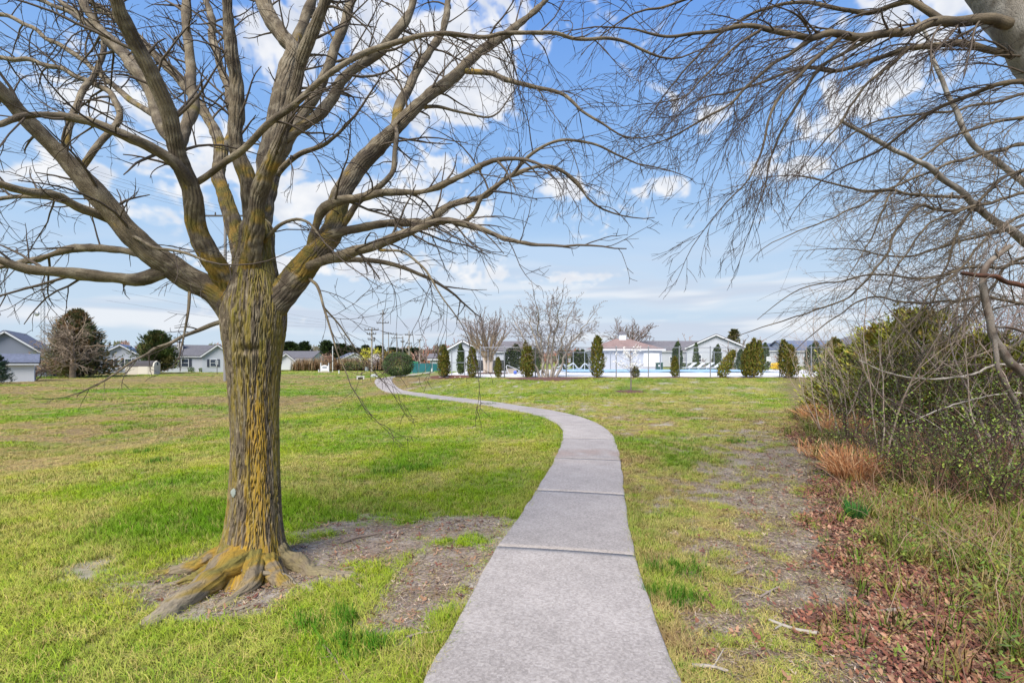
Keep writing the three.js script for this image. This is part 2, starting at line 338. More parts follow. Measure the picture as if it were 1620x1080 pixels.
// ---------------------------------------------------------------- grass: tufts of bent blades
function tuftGeo(seed, blades, spread, height, width, bend) {
  const r = rng(seed), b = new Buf();
  for (let k = 0; k < blades; k++) {
    const a = r() * 6.28, q = Math.sqrt(r()) * spread, x = Math.cos(a) * q, z = Math.sin(a) * q, dir = r() * 6.28, hgt = height * (0.45 + r() * 0.75), bd = bend * (0.3 + r()) * hgt, w = width * (0.6 + r() * 0.7);
    const dx = Math.cos(dir), dz = Math.sin(dir), sx = -dz * w / 2, sz = dx * w / 2, t = 0.82 + r() * 0.36, tip = t * 1.08;
    const c0 = [t, t, t], c1 = [tip, tip * (0.97 + r() * 0.06), tip];
    const i0 = b.v(x - sx, -0.008, z - sz, dx * 0.3, 0.9, dz * 0.3, 0, 0, c0); b.v(x + sx, -0.008, z + sz, dx * 0.3, 0.9, dz * 0.3, 1, 0, c0);
    const mx = x + dx * bd * 0.35, mz = z + dz * bd * 0.35;
    b.v(mx - sx * 0.8, hgt * 0.62, mz - sz * 0.8, dx * 0.3, 0.9, dz * 0.3, 0, 0.6, c0); b.v(mx + sx * 0.8, hgt * 0.62, mz + sz * 0.8, dx * 0.3, 0.9, dz * 0.3, 1, 0.6, c0);
    b.v(x + dx * bd, hgt, z + dz * bd, dx * 0.3, 0.9, dz * 0.3, 0.5, 1, c1);
    b.i.push(i0, i0 + 1, i0 + 3, i0, i0 + 3, i0 + 2, i0 + 2, i0 + 3, i0 + 4);
  }
  return b.geo();
}
const bladeMat = new THREE.MeshPhysicalMaterial({ color: 0xffffff, vertexColors: true, roughness: 0.85, specularIntensity: 0.25, side: THREE.DoubleSide });
function scatter(name, geo, mat, list, label, category, parent = scene) { // list of {x,y,z,s,sy,r,tilt,c}
  const im = new THREE.InstancedMesh(geo, mat, list.length); im.name = numbered(name);
  const m4 = new THREE.Matrix4(), q = new THREE.Quaternion(), e = new THREE.Euler(), sc = V(1, 1, 1), p = V(0, 0, 0), col = new THREE.Color();
  list.forEach((o, i) => {
    e.set(o.tx || 0, o.r, o.tz || 0, 'YXZ'); q.setFromEuler(e); p.set(o.x, o.y, o.z); sc.set(o.s, o.sy ?? o.s, o.s); m4.compose(p, q, sc); im.setMatrixAt(i, m4);
    col.setRGB(o.c[0], o.c[1], o.c[2]); im.setColorAt(i, col);
  });
  im.castShadow = im.receiveShadow = true; parent.add(im);
  return tag(im, label, category, null, 'stuff');
}
const inPool = (x, d) => d > 36.8 && x > -8.2;
{
  const r = rng(404), sets = [[], [], [], []], straw = [], longs = [];
  const bands = [[1.5, 4, 900], [4, 7, 620], [7, 11, 300], [11, 17, 115], [17, 27, 46], [27, 42, 20], [42, 60, 7], [60, 86, 3]];
  for (const [d0, d1, per] of bands) {
    const half = 1.12 * d1 + 0.8, count = Math.floor(half * 2 * (d1 - d0) * per);
    for (let k = 0; k < count; k++) {
      const x = (r() * 2 - 1) * half, d = d0 + r() * (d1 - d0), z = -d;
      if (Math.abs(x) > 1.12 * d + 0.7) continue;
      if (inPool(x, d)) continue;
      const pd = x > -13 && x < 4 ? pathDist(x, z) : 9;
      if (pd < 0.61 + (r() - 0.5) * 0.05) continue;
      if (Math.hypot(x - TREE.x, z - TREE.z) < 0.3) continue;
      const m = masks(x, z, pd);
      const fringe = pd < 0.76 ? 0.3 : 0;
      if (r() < m.dirt * 1.04 - fringe) { if (r() < 0.3 * (1 - m.under)) straw.push({ x, y: land(x, z), z, s: 0.7, sy: 0.35, r: r() * 6.28, c: mix3(C.straw, C.brown, r()) }); continue; }
      if (r() < m.under * 0.86 || r() < m.litter * 0.8) continue;
      const grow = 1 + Math.max(0, (d - 6)) * 0.06, j = 0.66 + r() * 0.62;
      let c = turfColor(m, x, z); const drier = r();
      if (drier < 0.09 + m.dry * 0.26 + m.brown * 0.5) c = mix3(c, C.straw, 0.75); else if (drier > 0.86) c = mix3(c, C.lush, 0.6);
      c = c.map((v) => v * j * 1.3);
      const thin = 1 - 0.55 * Math.max(m.dry * 0.6, m.brown, m.dirt);
      sets[Math.floor(r() * 4)].push({ x, y: land(x, z), z, s: grow * (0.85 + r() * 0.4), sy: (d > 6 ? 1 / Math.sqrt(grow) : 1) * grow * (0.55 + r() * 0.5) * thin * (1 + 0.45 * m.lush + fringe), r: r() * 6.28, c });
    }
  }
  const lawn = new THREE.Group(); lawn.name = 'lawn_grass'; scene.add(lawn);
  tag(lawn, 'short yellow-green grass blades covering the lawn', 'grass', null, 'stuff');
  const gs = [tuftGeo(1, 16, 0.05, 0.046, 0.0034, 0.7), tuftGeo(2, 16, 0.055, 0.054, 0.0032, 0.9), tuftGeo(3, 15, 0.05, 0.04, 0.0038, 0.6), tuftGeo(4, 15, 0.06, 0.06, 0.0034, 1.1)];
  const plain = (im) => { delete im.userData.label; delete im.userData.category; im.name = 'blades'; return im; };
  sets.forEach((l, i) => plain(scatter('grass_blades', gs[i], bladeMat, l, '', '', lawn)));
  plain(scatter('grass_blades', tuftGeo(6, 9, 0.05, 0.04, 0.003, 2.2), bladeMat, straw, '', '', lawn));
  console.log('grass tufts', sets.map((l) => l.length).join(), straw.length);
  // tall dark clumps that the mower left
  const spots = [[250, 732], [600, 750], [230, 716], [655, 742], [775, 640], [512, 990], [560, 1030], [735, 610], [1165, 700], [1072, 905], [1068, 950], [395, 655]];
  for (const [px, py] of spots) {
    const h = 1.9, d0 = FOCAL * h / (py - HORIZON), x0 = (px - 810) / FOCAL * d0; let d = d0, x = x0;
    for (let q = 0; q < 6; q++) { d = FOCAL * (EYE - land(x, -d)) / (py - HORIZON); x = (px - 810) / FOCAL * d; }
    for (let k = 0; k < 26; k++) { const a = r() * 6.28, q = Math.sqrt(r()) * 0.13 * (1 + d * 0.05), xx = x + Math.cos(a) * q * 1.5, zz = -d + Math.sin(a) * q; longs.push({ x: xx, y: land(xx, zz), z: zz, s: 1.0 + r() * 0.5, sy: 1.3 + r() * 0.9, r: r() * 6.28, c: mix3(srgb(62, 118, 18), srgb(92, 142, 30), r()) }); }
  }
  plain(scatter('grass_blades', gs[1], bladeMat, longs, '', '', lawn));
}
console.log('grass');
// ---------------------------------------------------------------- bark and branch growth
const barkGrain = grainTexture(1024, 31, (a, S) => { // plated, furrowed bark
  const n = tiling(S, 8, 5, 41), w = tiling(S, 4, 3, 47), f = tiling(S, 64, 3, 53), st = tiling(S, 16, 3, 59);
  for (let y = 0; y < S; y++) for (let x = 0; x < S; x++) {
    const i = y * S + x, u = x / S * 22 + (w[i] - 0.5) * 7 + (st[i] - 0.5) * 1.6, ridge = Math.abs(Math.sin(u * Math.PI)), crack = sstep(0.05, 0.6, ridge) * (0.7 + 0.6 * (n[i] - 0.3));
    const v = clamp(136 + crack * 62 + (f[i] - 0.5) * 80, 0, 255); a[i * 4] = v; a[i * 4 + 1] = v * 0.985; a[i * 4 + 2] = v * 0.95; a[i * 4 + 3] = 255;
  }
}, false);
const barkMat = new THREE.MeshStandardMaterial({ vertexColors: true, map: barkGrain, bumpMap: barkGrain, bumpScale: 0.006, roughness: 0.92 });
const trunkMat = new THREE.MeshStandardMaterial({ vertexColors: true, bumpMap: barkGrain, bumpScale: 0.006, roughness: 0.93 });
const twigMat = new THREE.MeshStandardMaterial({ vertexColors: true, roughness: 0.85 });
const BARK = { dark: srgb(88, 76, 62), grey: srgb(128, 114, 92), pale: srgb(164, 152, 130), ochre: srgb(170, 132, 14), moss: srgb(118, 108, 26), twig: srgb(62, 50, 43), red: srgb(104, 70, 56), silver: srgb(150, 144, 138) };
// grows one branch with its side branches into buf; o: style of the tree
function grow(buf, p0, dir, len, r0, level, o, r) {
  const step = clamp(len / 7, 0.025, Math.max(0.16, len / 20)) * (o.step || 1), n = Math.max(3, Math.round(len / step)), pts = [p0.clone()], rad = [r0], d = dir.clone().normalize(), p = p0.clone();
  const rEnd = Math.max(o.rMin * 0.6, r0 * (o.taper ?? 0.25)), curl = perp(d, r).multiplyScalar((o.curl ?? 0.1) * (0.4 + r()) * Math.min(1, 6 / n));
  for (let i = 1; i <= n; i++) {
    const t = i / n;
    d.x += (r() - 0.5) * o.jit; d.y += (r() - 0.5) * o.jit + (o.lift * t - o.droop * (1 - t * 0.4)) * 0.1 + (o.tip || 0) * t * t * 0.2; d.z += (r() - 0.5) * o.jit;
    if (o.pull) d.addScaledVector(o.pull, 0.05);
    d.add(curl);
    d.normalize(); p.addScaledVector(d, step); pts.push(p.clone()); rad.push(mix(r0, rEnd, t));
  }
  tube(buf, pts, rad, Math.min(o.sides || 12, sidesFor(r0)), o.color, 1);
  if (level >= o.levels || buf.i.length > o.most * 3) return;
  const per = o.per[Math.min(level, o.per.length - 1)], kids = Math.max(1, Math.round(len * per)), first = o.first ?? 0.18;
  for (let k = 0; k < kids; k++) {
    const t = first + (1 - first) * (k + r() * 0.9) / kids, fi = Math.min(n - 1, Math.floor(t * n)), q = pts[fi].clone().lerp(pts[fi + 1] || pts[fi], t * n - fi);
    const fwd = T1.subVectors(pts[Math.min(n, fi + 1)], pts[Math.max(0, fi - 1)]).normalize().clone(), ax = perp(fwd, r), cd = rotAbout(fwd, ax, o.angle * (0.65 + r() * 0.7));
    const cl = len * o.ratio * (0.5 + r() * 0.75) * (1.05 - 0.55 * t), cr = Math.max(o.rMin, Math.min(mix(r0, rEnd, t) * 0.62, r0 * 0.55));
    if (cl < 0.05) continue;
    grow(buf, q, cd, cl, cr, level + 1, o, r);
  }
}
// side branches along a given limb
function sprout(buf, pts, rad, o, r, per, from = 0.25, lenScale = 1) {
  const n = pts.length - 1; let L = 0; for (let i = 0; i < n; i++) L += pts[i].distanceTo(pts[i + 1]);
  const kids = Math.round(L * per);
  for (let k = 0; k < kids; k++) {
    const t = from + (1 - from) * (k + r()) / kids, fi = Math.min(n - 1, Math.floor(t * n)), q = pts[fi].clone();
    const fwd = V(0, 0, 0).subVectors(pts[fi + 1], pts[Math.max(0, fi - 1)]).normalize(), cd = rotAbout(fwd, perp(fwd, r), o.angle * (0.7 + r() * 0.7));
    const cl = lenScale * (0.25 + r() * 0.7) * (1.15 - 0.4 * t) * (o.len || 1), cr = clamp(rad[fi] * (0.2 + r() * 0.25), o.rMin, 0.012);
    grow(buf, q, cd, cl, cr, 1, o, r);
  }
  grow(buf, pts[n], V(0, 0, 0).subVectors(pts[n], pts[n - 2]).normalize(), 0.7 * lenScale * (o.len || 1), rad[n], 0, o, r);
}
const barkNoise = (p, k) => { const v = fbm(p.x * 9 + p.z * 5, p.y * 9 + k, 3); return v; };

// ---------------------------------------------------------------- the big bare tree beside the path
{
  const tree = thing('bare_tree', 'large bare tree with lichen-streaked trunk and spreading limbs left of the path', 'tree', [TREE.x, 0, TREE.z]);
  const gy = land(TREE.x, TREE.z), r = rng(2024);
  // trunk: furrowed surface with a flared foot
  const rootsAt = [[1.45, 0.34, 0.42], [2.55, 0.2, 0.3], [0.1, 0.16, 0.35], [0.75, 0.22, 0.3], [-0.9, 0.14, 0.4], [-2.2, 0.14, 0.4], [3.3, 0.2, 0.34]]; // angle (0 = +x, 1.57 = toward camera), reach, width
  const NA = 340, NY = 330, yTop = 2.88, b = new Buf();
  const axisX = (y) => 0.02 * Math.sin(y * 2.1) + 0.03 * sstep(1.2, 2.3, y), prof = (y) => { const k = y / 2.1; return 0.198 - 0.026 * sstep(0, 0.5, k) + 0.026 * sstep(0.55, 0.85, k) + 0.06 * sstep(0.74, 1.05, k); };
  for (let j = 0; j <= NY; j++) {
    const t = j / NY, y = -0.16 + (yTop + 0.16) * t;
    for (let i = 0; i <= NA; i++) {
      const a = i / NA * Math.PI * 2, aa = i === NA ? 0 : a;
      let R = prof(Math.max(0, y)) * mix(1, 0.5, sstep(1.95, 2.7, y)) * (y > 2.72 ? Math.sqrt(Math.max(0.01, 1 - ((y - 2.72) / 0.16) ** 2)) : 1);
      const up = Math.max(0, y);
      for (const [ra, reach, w] of rootsAt) { let da = Math.atan2(Math.sin(aa - ra), Math.cos(aa - ra)); R += reach * Math.exp(-((da / w) ** 2)) * Math.exp(-up / 0.1) * 0.75 + reach * 0.13 * Math.exp(-((da / (w * 1.6)) ** 2)) * Math.exp(-up / 0.36); }
      R += 0.05 * Math.exp(-up / 0.16);
      const cx = Math.cos(aa), sz = Math.sin(aa), s = aa * 0.24;
      // periodic furrows: sample noise on a cylinder
      const qx = cx * 1.6, qz = sz * 1.6, wob = n3(qx * 2.2, y * 1.5, qz * 2.2) * 1.5 + n3(qx * 6, y * 4.2, qz * 6 + 9) * 0.62 + 0.35 * y;
      const ph = aa / (Math.PI * 2) * 58 + wob * 2.0 + 0.5 * n3(qx * 13, y * 11, qz * 13 + 60), rid = Math.abs(Math.sin(ph * Math.PI)), brk = n3(qx * 9, y * 9, qz * 9 + 3);
      const plate = sstep(0.12, 0.7, rid + brk * 0.34 + 0.3 * n3(qx * 16, y * 24, qz * 16));
      const fine = n3(qx * 24, y * 22, qz * 24);
      R += (plate - 0.6) * 0.017 + fine * 0.0035 + 0.008 * n3(qx * 1.6, y * 1.3, qz * 1.6);
      const knot = Math.exp(-(((y - 1.78) / 0.09) ** 2) - ((Math.atan2(Math.sin(aa - 1.25), Math.cos(aa - 1.25)) / 0.3) ** 2)); R += knot * (0.02 - 0.05 * Math.exp(-(((y - 1.78) / 0.03) ** 2)));
      // bark and lichen
      const side = Math.cos(aa - 0.95), lich = n3(qx * 3.4, y * 1.9, qz * 3.4 + 20) * 0.55 + n3(qx * 9, y * 8, qz * 9 + 40) * 0.45;
      let c = mix3(BARK.dark, BARK.grey, clamp(0.5 + fine * 0.8 + lich * 0.5, 0, 1));
      c = mix3(c, BARK.pale, sstep(0.42, 0.7, fine + lich * 0.3) * 0.55);
      const bandR = Math.exp(-((Math.atan2(Math.sin(aa - 0.98 - 0.22 * (0.9 - y)), Math.cos(aa - 0.98 - 0.22 * (0.9 - y))) / 0.5) ** 2)) * sstep(1.85, 1.0, y), bandL = Math.exp(-((Math.atan2(Math.sin(aa - 2.95), Math.cos(aa - 2.95)) / 0.42) ** 2)), low = sstep(0.55, 0.1, y), high = sstep(1.9, 2.2, y);
      const och = sstep(0.12, 0.5, bandR * 0.62 + bandL * 0.55 + low * 0.3 + high * 0.22 + lich * 0.95 - 0.04 + plate * 0.14);
      c = mix3(c, mix3(BARK.ochre, BARK.moss, clamp(0.42 + lich * 0.9 - bandR * 0.5 + high * 0.3, 0, 1)), och * 0.86 * (0.45 + 0.55 * plate) * (0.5 + 0.5 * sstep(-0.35, 0.25, n3(qx * 34, y * 30, qz * 34 + 5) + 0.5 * n3(qx * 14, y * 12, qz * 14))));
      c = mix3(c, BARK.moss, sstep(-0.1, 0.5, lich + 0.12) * 0.45 * (1 - och));
      b.v(axisX(y) + cx * R, gy + y, sz * R, cx, 0, sz, s * 2, y * 2, c);
    }
  }
  for (let j = 0; j < NY; j++) for (let i = 0; i < NA; i++) { const p = j * (NA + 1) + i; b.i.push(p, p + NA + 1, p + 1, p + 1, p + NA + 1, p + NA + 2); }
  { const g = b.geo(); g.computeVertexNormals(); part('trunk', g, trunkMat, tree); }
  // a pale lichen rosette on the trunk
  {
    const g = new THREE.SphereGeometry(1, 20, 12), q = g.attributes.position; for (let i = 0; i < q.count; i++) { const k = 1 + 0.35 * n3(q.getX(i) * 3, q.getY(i) * 3, q.getZ(i) * 3); q.setXYZ(i, q.getX(i) * 0.02 * k, q.getY(i) * 0.032 * k, q.getZ(i) * 0.004); }
    g.computeVertexNormals(); const m = part('lichen_patch', g, M(srgb(146, 152, 144), 0.95), tree); m.position.set(-0.055, gy + 0.66, 0.186); m.userData.label = 'pale grey lichen spot on the trunk';
  }
  // roots running over the soil
  const root = (pts, r0, r1, colr) => { // each root settles into the soil
    const w = pts.map(([x, y, z]) => V(x, y, z)), c = sweep(w, 0.03), bb = new Buf(), n = c.length - 1;
    for (const p of c) { const g = land(p.x + TREE.x, p.z + TREE.z); p.y += g; }
    c.forEach((p, i) => { p.x += 0.02 * n2(i * 0.3, r0 * 90); p.z += 0.02 * n2(i * 0.3 + 40, r0 * 90); });
    tube(bb, c, c.map((_, i) => mix(r0, r1, (i / n) ** 0.8) * (1 + 0.16 * n2(i * 0.5, r0 * 33))), r0 > 0.04 ? 40 : 8, (t, p) => { const k = barkNoise(p, 3); return mix3(mix3(BARK.grey, BARK.pale, clamp(t * 1.1 + k, 0, 1)), colr || mix3(BARK.ochre, BARK.moss, clamp(0.35 + k * 2.2, 0, 1)), sstep(0.1, 0.4, k * 1.4 + 0.78 - t * 0.9) * (colr ? 0.3 : 0.85)); });
    const q = bb.p, big = r0 > 0.04, K = clamp(Math.round(2 * Math.PI * r0 / 0.05), 4, 13); for (let i = 0; i < q.length; i += 3) { const iu = i / 3, rdg = big ? (sstep(0.1, 0.75, Math.abs(Math.sin(Math.PI * ((iu % 41) / 40 * K + 1.3 * n3(q[i] * 6, q[i + 1] * 6, q[i + 2] * 6)))) + 0.25 * n3(q[i] * 30, q[i + 1] * 30, q[i + 2] * 30)) - 0.6) * 0.011 : 0, k = rdg + n3(q[i] * 46, q[i + 1] * 46, q[i + 2] * 46) * 0.1 * Math.min(r0, 0.05) + n3(q[i] * 7, q[i + 1] * 7, q[i + 2] * 7) * 0.3 * Math.min(r0, 0.1); q[i] += bb.n[i] * k; q[i + 1] += bb.n[i + 1] * k; q[i + 2] += bb.n[i + 2] * k; }
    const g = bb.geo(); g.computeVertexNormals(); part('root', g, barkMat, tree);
  };
  root([[0.0, 0.14, 0.1], [-0.03, 0.09, 0.34], [-0.07, 0.03, 0.58], [-0.11, -0.02, 0.82], [-0.15, -0.06, 1.04]], 0.16, 0.045);
  root([[-0.08, -0.02, 0.8], [-0.13, -0.03, 1.0], [-0.24, -0.04, 1.16]], 0.05, 0.025, BARK.pale);
  root([[0.12, 0.14, 0.2], [0.2, 0.03, 0.42], [0.16, -0.03, 0.66], [0.1, -0.08, 0.86]], 0.085, 0.03);
  root([[-0.16, 0.16, 0.06], [-0.42, 0.05, 0.1], [-0.72, -0.02, 0.16], [-0.95, -0.06, 0.2]], 0.075, 0.025);
  root([[-0.12, 0.12, 0.16], [-0.3, 0.02, 0.32], [-0.5, -0.03, 0.42], [-0.6, -0.07, 0.46]], 0.055, 0.02);
  root([[0.2, 0.14, 0.02], [0.4, 0.04, 0.06], [0.62, 0.0, 0.16], [0.9, -0.03, 0.2], [1.2, -0.06, 0.1]], 0.075, 0.02, BARK.moss);
  root([[0.18, 0.1, 0.18], [0.42, 0.0, 0.34], [0.7, -0.04, 0.48]], 0.08, 0.03);
  root([[0.05, 0.1, 0.32], [0.2, 0.09, 0.33], [0.42, 0.04, 0.31], [0.56, -0.02, 0.38]], 0.022, 0.016, BARK.pale);
  for (const [x0, z0, a, L] of [[0.45, 0.62, 0.5, 0.5], [0.6, 0.35, -0.2, 0.7], [0.62, 0.3, 0.4, 0.5], [0.7, 0.12, -0.5, 0.6], [0.4, 0.7, 1.6, 0.35], [0.35, 0.72, 2.3, 0.4], [0.9, 0.3, 0.9, 0.4], [0.8, 0.2, 1.3, 0.32]]) {
    const ps = []; let q = a; for (let i = 0; i <= 4; i++) { ps.push([x0 + Math.cos(q) * L * i / 4, 0.008 - 0.004 * i, z0 + Math.sin(q) * L * i / 4]); q += (r() - 0.5) * 0.5; }
    root(ps, 0.014, 0.006, BARK.pale);
  }
  // limbs: surveyed courses (pixel, pixel, distance), half thickness in pixels at start and end
  const limbs = [
    ['A', [[392, 545, 3.97], [378, 505, 3.93], [345, 467, 3.85], [284, 431, 3.72], [236, 396, 3.6], [191, 351, 3.5], [147, 302, 3.4], [102, 253, 3.3], [58, 209, 3.2], [27, 178, 3.12], [-20, 130, 3.0], [-90, 60, 2.9]], 32, 9],
    ['B', [[262, 428, 3.66], [215, 442, 3.6], [178, 438, 3.55], [98, 429, 3.4], [44, 424, 3.3], [-10, 411, 3.2], [-90, 400, 3.05]], 11, 4.5],
    ['C', [[245, 412, 3.62], [210, 402, 3.7], [178, 397, 3.75], [111, 395, 3.8], [44, 413, 3.8], [-10, 426, 3.85], [-80, 430, 3.9]], 6.5, 3],
    ['D', [[180, 350, 3.5], [120, 326, 3.3], [89, 308, 3.2], [44, 302, 3.05], [-10, 284, 2.9], [-80, 262, 2.8]], 8, 4.5],
    ['E', [[187, 348, 3.49], [150, 335, 3.52], [100, 318, 3.6], [50, 313, 3.7], [0, 314, 3.8], [-60, 330, 3.9]], 5, 2.5],
    ['F', [[372, 470, 3.9], [354, 440, 3.8], [334, 409, 3.7], [313, 364, 3.6], [307, 311, 3.5], [285, 262, 3.4], [272, 213, 3.3], [266, 178, 3.24], [241, 120, 3.12], [213, 67, 3.0], [191, 22, 2.9], [170, -40, 2.8], [140, -110, 2.7]], 20, 9],
    ['G', [[308, 305, 3.5], [280, 262, 3.35], [249, 240, 3.25], [209, 218, 3.12], [156, 198, 3.0], [102, 187, 2.9], [44, 180, 2.8], [-10, 195, 2.7], [-70, 190, 2.6]], 9, 5],
    ['H', [[272, 220, 3.3], [249, 187, 3.4], [231, 133, 3.5], [200, 95, 3.55], [170, 66, 3.6], [129, 0, 3.7], [100, -60, 3.8]], 9, 5],
    ['I', [[280, 245, 3.36], [294, 205, 3.5], [307, 165, 3.65], [302, 111, 3.8], [293, 44, 3.9], [291, -10, 4.0], [288, -80, 4.1]], 9, 5],
    ['J', [[385, 470, 4.0], [386, 430, 4.1], [368, 360, 4.3], [350, 290, 4.5], [350, 231, 4.7], [329, 191, 4.85], [300, 150, 5.0], [249, 89, 5.2], [200, 45, 5.35], [140, 0, 5.5], [90, -50, 5.6]], 18, 3.6],
    ['K', [[351, 240, 4.66], [365, 205, 4.9], [363, 150, 5.1], [340, 80, 5.3], [330, 20, 5.5], [300, -60, 5.8]], 8, 4],
    ['L', [[392, 440, 4.0], [398, 360, 4.05], [391, 289, 4.0], [379, 244, 3.95], [373, 178, 3.9], [369, 111, 3.85], [362, 44, 3.8], [359, -10, 3.75], [352, -90, 3.7]], 18, 7.5],
    ['M', [[395, 470, 3.98], [400, 400, 4.1], [410, 330, 4.25], [424, 270, 4.4], [438, 200, 4.55], [453, 111, 4.75], [462, 80, 4.82], [440, 48, 4.9], [425, 20, 5.0], [405, -30, 5.1]], 27, 10],
    ['N', [[460, 88, 4.8], [472, 60, 4.9], [485, 25, 5.0], [497, -20, 5.1], [505, -80, 5.2]], 9, 5],
    ['O', [[392, 450, 3.9], [398, 395, 3.8], [413, 311, 3.7], [442, 225, 3.6], [466, 150, 3.55], [480, 89, 3.5], [496, 50, 3.46], [513, 5, 3.42], [530, -60, 3.4]], 17, 7],
    ['P', [[448, 222, 3.6], [470, 205, 3.62], [499, 181, 3.7], [541, 130, 3.8], [572, 100, 3.85], [606, 74, 3.9], [630, 45, 3.95], [648, 10, 4.0], [662, -40, 4.1]], 8.5, 6],
    ['Q', [[420, 300, 4.35], [455, 225, 4.4], [500, 140, 4.5], [522, 95, 4.55], [536, 60, 4.6], [552, 15, 4.7], [570, -50, 4.8]], 9, 6],
    ['R', [[312, 288, 3.5], [345, 265, 3.4], [379, 236, 3.3], [425, 194, 3.2], [462, 167, 3.15], [504, 130, 3.1], [564, 90, 3.1], [633, 62, 3.15], [684, 52, 3.2], [782, 56, 3.3], [871, 57, 3.4], [929, 59, 3.5], [990, 68, 3.6], [1030, 85, 3.65]], 5, 2],
    ['S', [[392, 560, 3.97], [408, 515, 3.95], [436, 480, 3.95], [471, 435, 4.0], [499, 398, 4.05], [527, 358, 4.1], [537, 315, 4.2], [559, 273, 4.3], [592, 236, 4.4], [629, 199, 4.5], [666, 162, 4.6], [716, 122, 4.75], [756, 84, 4.9], [809, 49, 5.1], [858, 4, 5.3], [900, -40, 5.5]], 33, 2.5],
    ['T', [[624, 203, 4.5], [630, 170, 4.6], [645, 140, 4.7], [671, 93, 4.85], [703, 37, 5.0], [710, -5, 5.1], [716, -60, 5.2]], 8, 4],
    ['U', [[733, 112, 4.8], [778, 118, 4.7], [827, 131, 4.6], [871, 144, 4.5], [907, 160, 4.4], [933, 188, 4.3], [965, 205, 4.25]], 4.5, 1.6],
    ['W', [[478, 425, 4.0], [515, 412, 3.9], [545, 406, 3.8], [583, 389, 3.7], [640, 366, 3.6], [690, 354, 3.55], [720, 351, 3.5], [751, 356, 3.45], [796, 378, 3.4], [850, 387, 3.35]], 9, 2.6],
    ['X', [[500, 395, 4.05], [525, 372, 4.0], [555, 366, 4.0], [610, 356, 4.1], [660, 352, 4.2], [707, 329, 4.3], [745, 316, 4.4], [764, 311, 4.45], [809, 276, 4.55], [849, 262, 4.6], [880, 264, 4.65], [915, 290, 4.7], [930, 310, 4.7]], 8, 2],
    ['Y', [[735, 352, 4.3], [752, 335, 4.25], [764, 311, 4.2], [809, 276, 4.1], [849, 240, 4.05], [893, 224, 4.0], [938, 227, 4.0], [973, 244, 4.0]], 3.5, 1.6],
    ['Z', [[488, 408, 4.05], [500, 360, 3.95], [510, 335, 3.9], [536, 319, 3.85], [573, 309, 3.8], [604, 304, 3.78], [638, 303, 3.75], [671, 302, 3.7], [716, 284, 3.66], [760, 264, 3.6]], 7, 4.2],
    ['AA', [[540, 358, 4.12], [568, 322, 4.1], [601, 296, 4.1], [618, 275, 4.12], [622, 240, 4.2], [628, 205, 4.4]], 5.5, 3],
    ['AB', [[530, 411, 4.0], [573, 410, 4.1], [600, 413, 4.15], [640, 424, 4.2], [678, 438, 4.25]], 4.5, 2.8],
    ['AC', [[438, 276, 4.0], [455, 258, 3.95], [471, 246, 3.9], [500, 230, 3.85], [520, 221, 3.8]], 4.6, 3],
    ['AD', [[414, 384, 3.9], [430, 368, 3.8], [444, 356, 3.75], [467, 350, 3.7], [485, 355, 3.66], [502, 370, 3.6]], 3.4, 1.6],
    ['AE', [[375, 503, 3.9], [336, 512, 3.85], [312, 521, 3.8], [286, 530, 3.6], [267, 541, 3.5], [241, 551, 3.4], [228, 562, 3.3], [212, 575, 3.2], [189, 591, 3.1], [154, 605, 3.0]], 4, 1],
    ['AF', [[300, 455, 3.75], [298, 480, 3.65], [294, 505, 3.6], [288, 528, 3.6], [284, 545, 3.55]], 2.6, 1.2],
    ['AG', [[488, 440, 4.02], [500, 452, 3.9], [509, 478, 3.8], [518, 505, 3.75], [524, 530, 3.7], [532, 560, 3.65], [546, 594, 3.6]], 2.6, 0.8],
    ['AH', [[511, 485, 3.8], [535, 512, 3.85], [550, 535, 3.9], [565, 555, 3.95], [585, 580, 4.0]], 1.6, 0.7],
    ['AI', [[205, 372, 3.5], [250, 390, 3.4], [300, 402, 3.3], [325, 412, 3.3]], 3, 1.8],
    ['AJ', [[660, 170, 4.6], [690, 168, 4.7], [730, 178, 4.8], [770, 184, 4.9], [790, 178, 5.0]], 3, 1.2],
    ['AK', [[600, 395, 3.7], [640, 400, 3.6], [668, 425, 3.55], [690, 460, 3.5], [704, 480, 3.5], [730, 510, 3.5]], 2.4, 0.8],
    ['AL', [[100, 250, 3.3], [110, 180, 3.5], [150, 110, 3.8], [160, 60, 4.0], [120, 20, 4.2], [70, -20, 4.4]], 5, 3],
    ['AM', [[120, 275, 3.3], [190, 180, 3.6], [140, 130, 3.9], [60, 100, 4.2], [0, 90, 4.4], [-60, 95, 4.6]], 5, 3],
    ['AN', [[230, 130, 3.5], [180, 60, 4.2], [110, 20, 4.6], [40, -10, 4.9]], 5, 3],
    ['AO', [[248, 184, 3.4], [205, 160, 3.7], [160, 120, 4.1], [90, 70, 4.5], [20, 30, 4.8], [-40, 10, 5]], 5, 3],
  ];
  const deco = (p, t) => t; void deco;
  const twigStyle = (droop) => ({ jit: 0.36, lift: 0.3, droop, tip: 0.0, angle: 0.75, ratio: 0.6, curl: 0.16, per: [6, 6.5, 6], levels: 3, rMin: 0.0022, taper: 0.3, first: 0.15, most: 24000, sides: 5, len: 1, color: (t, p, rr) => mix3(BARK.twig, BARK.dark, clamp(rr * 90 + barkNoise(p, 1) * 0.4, 0, 1)) });
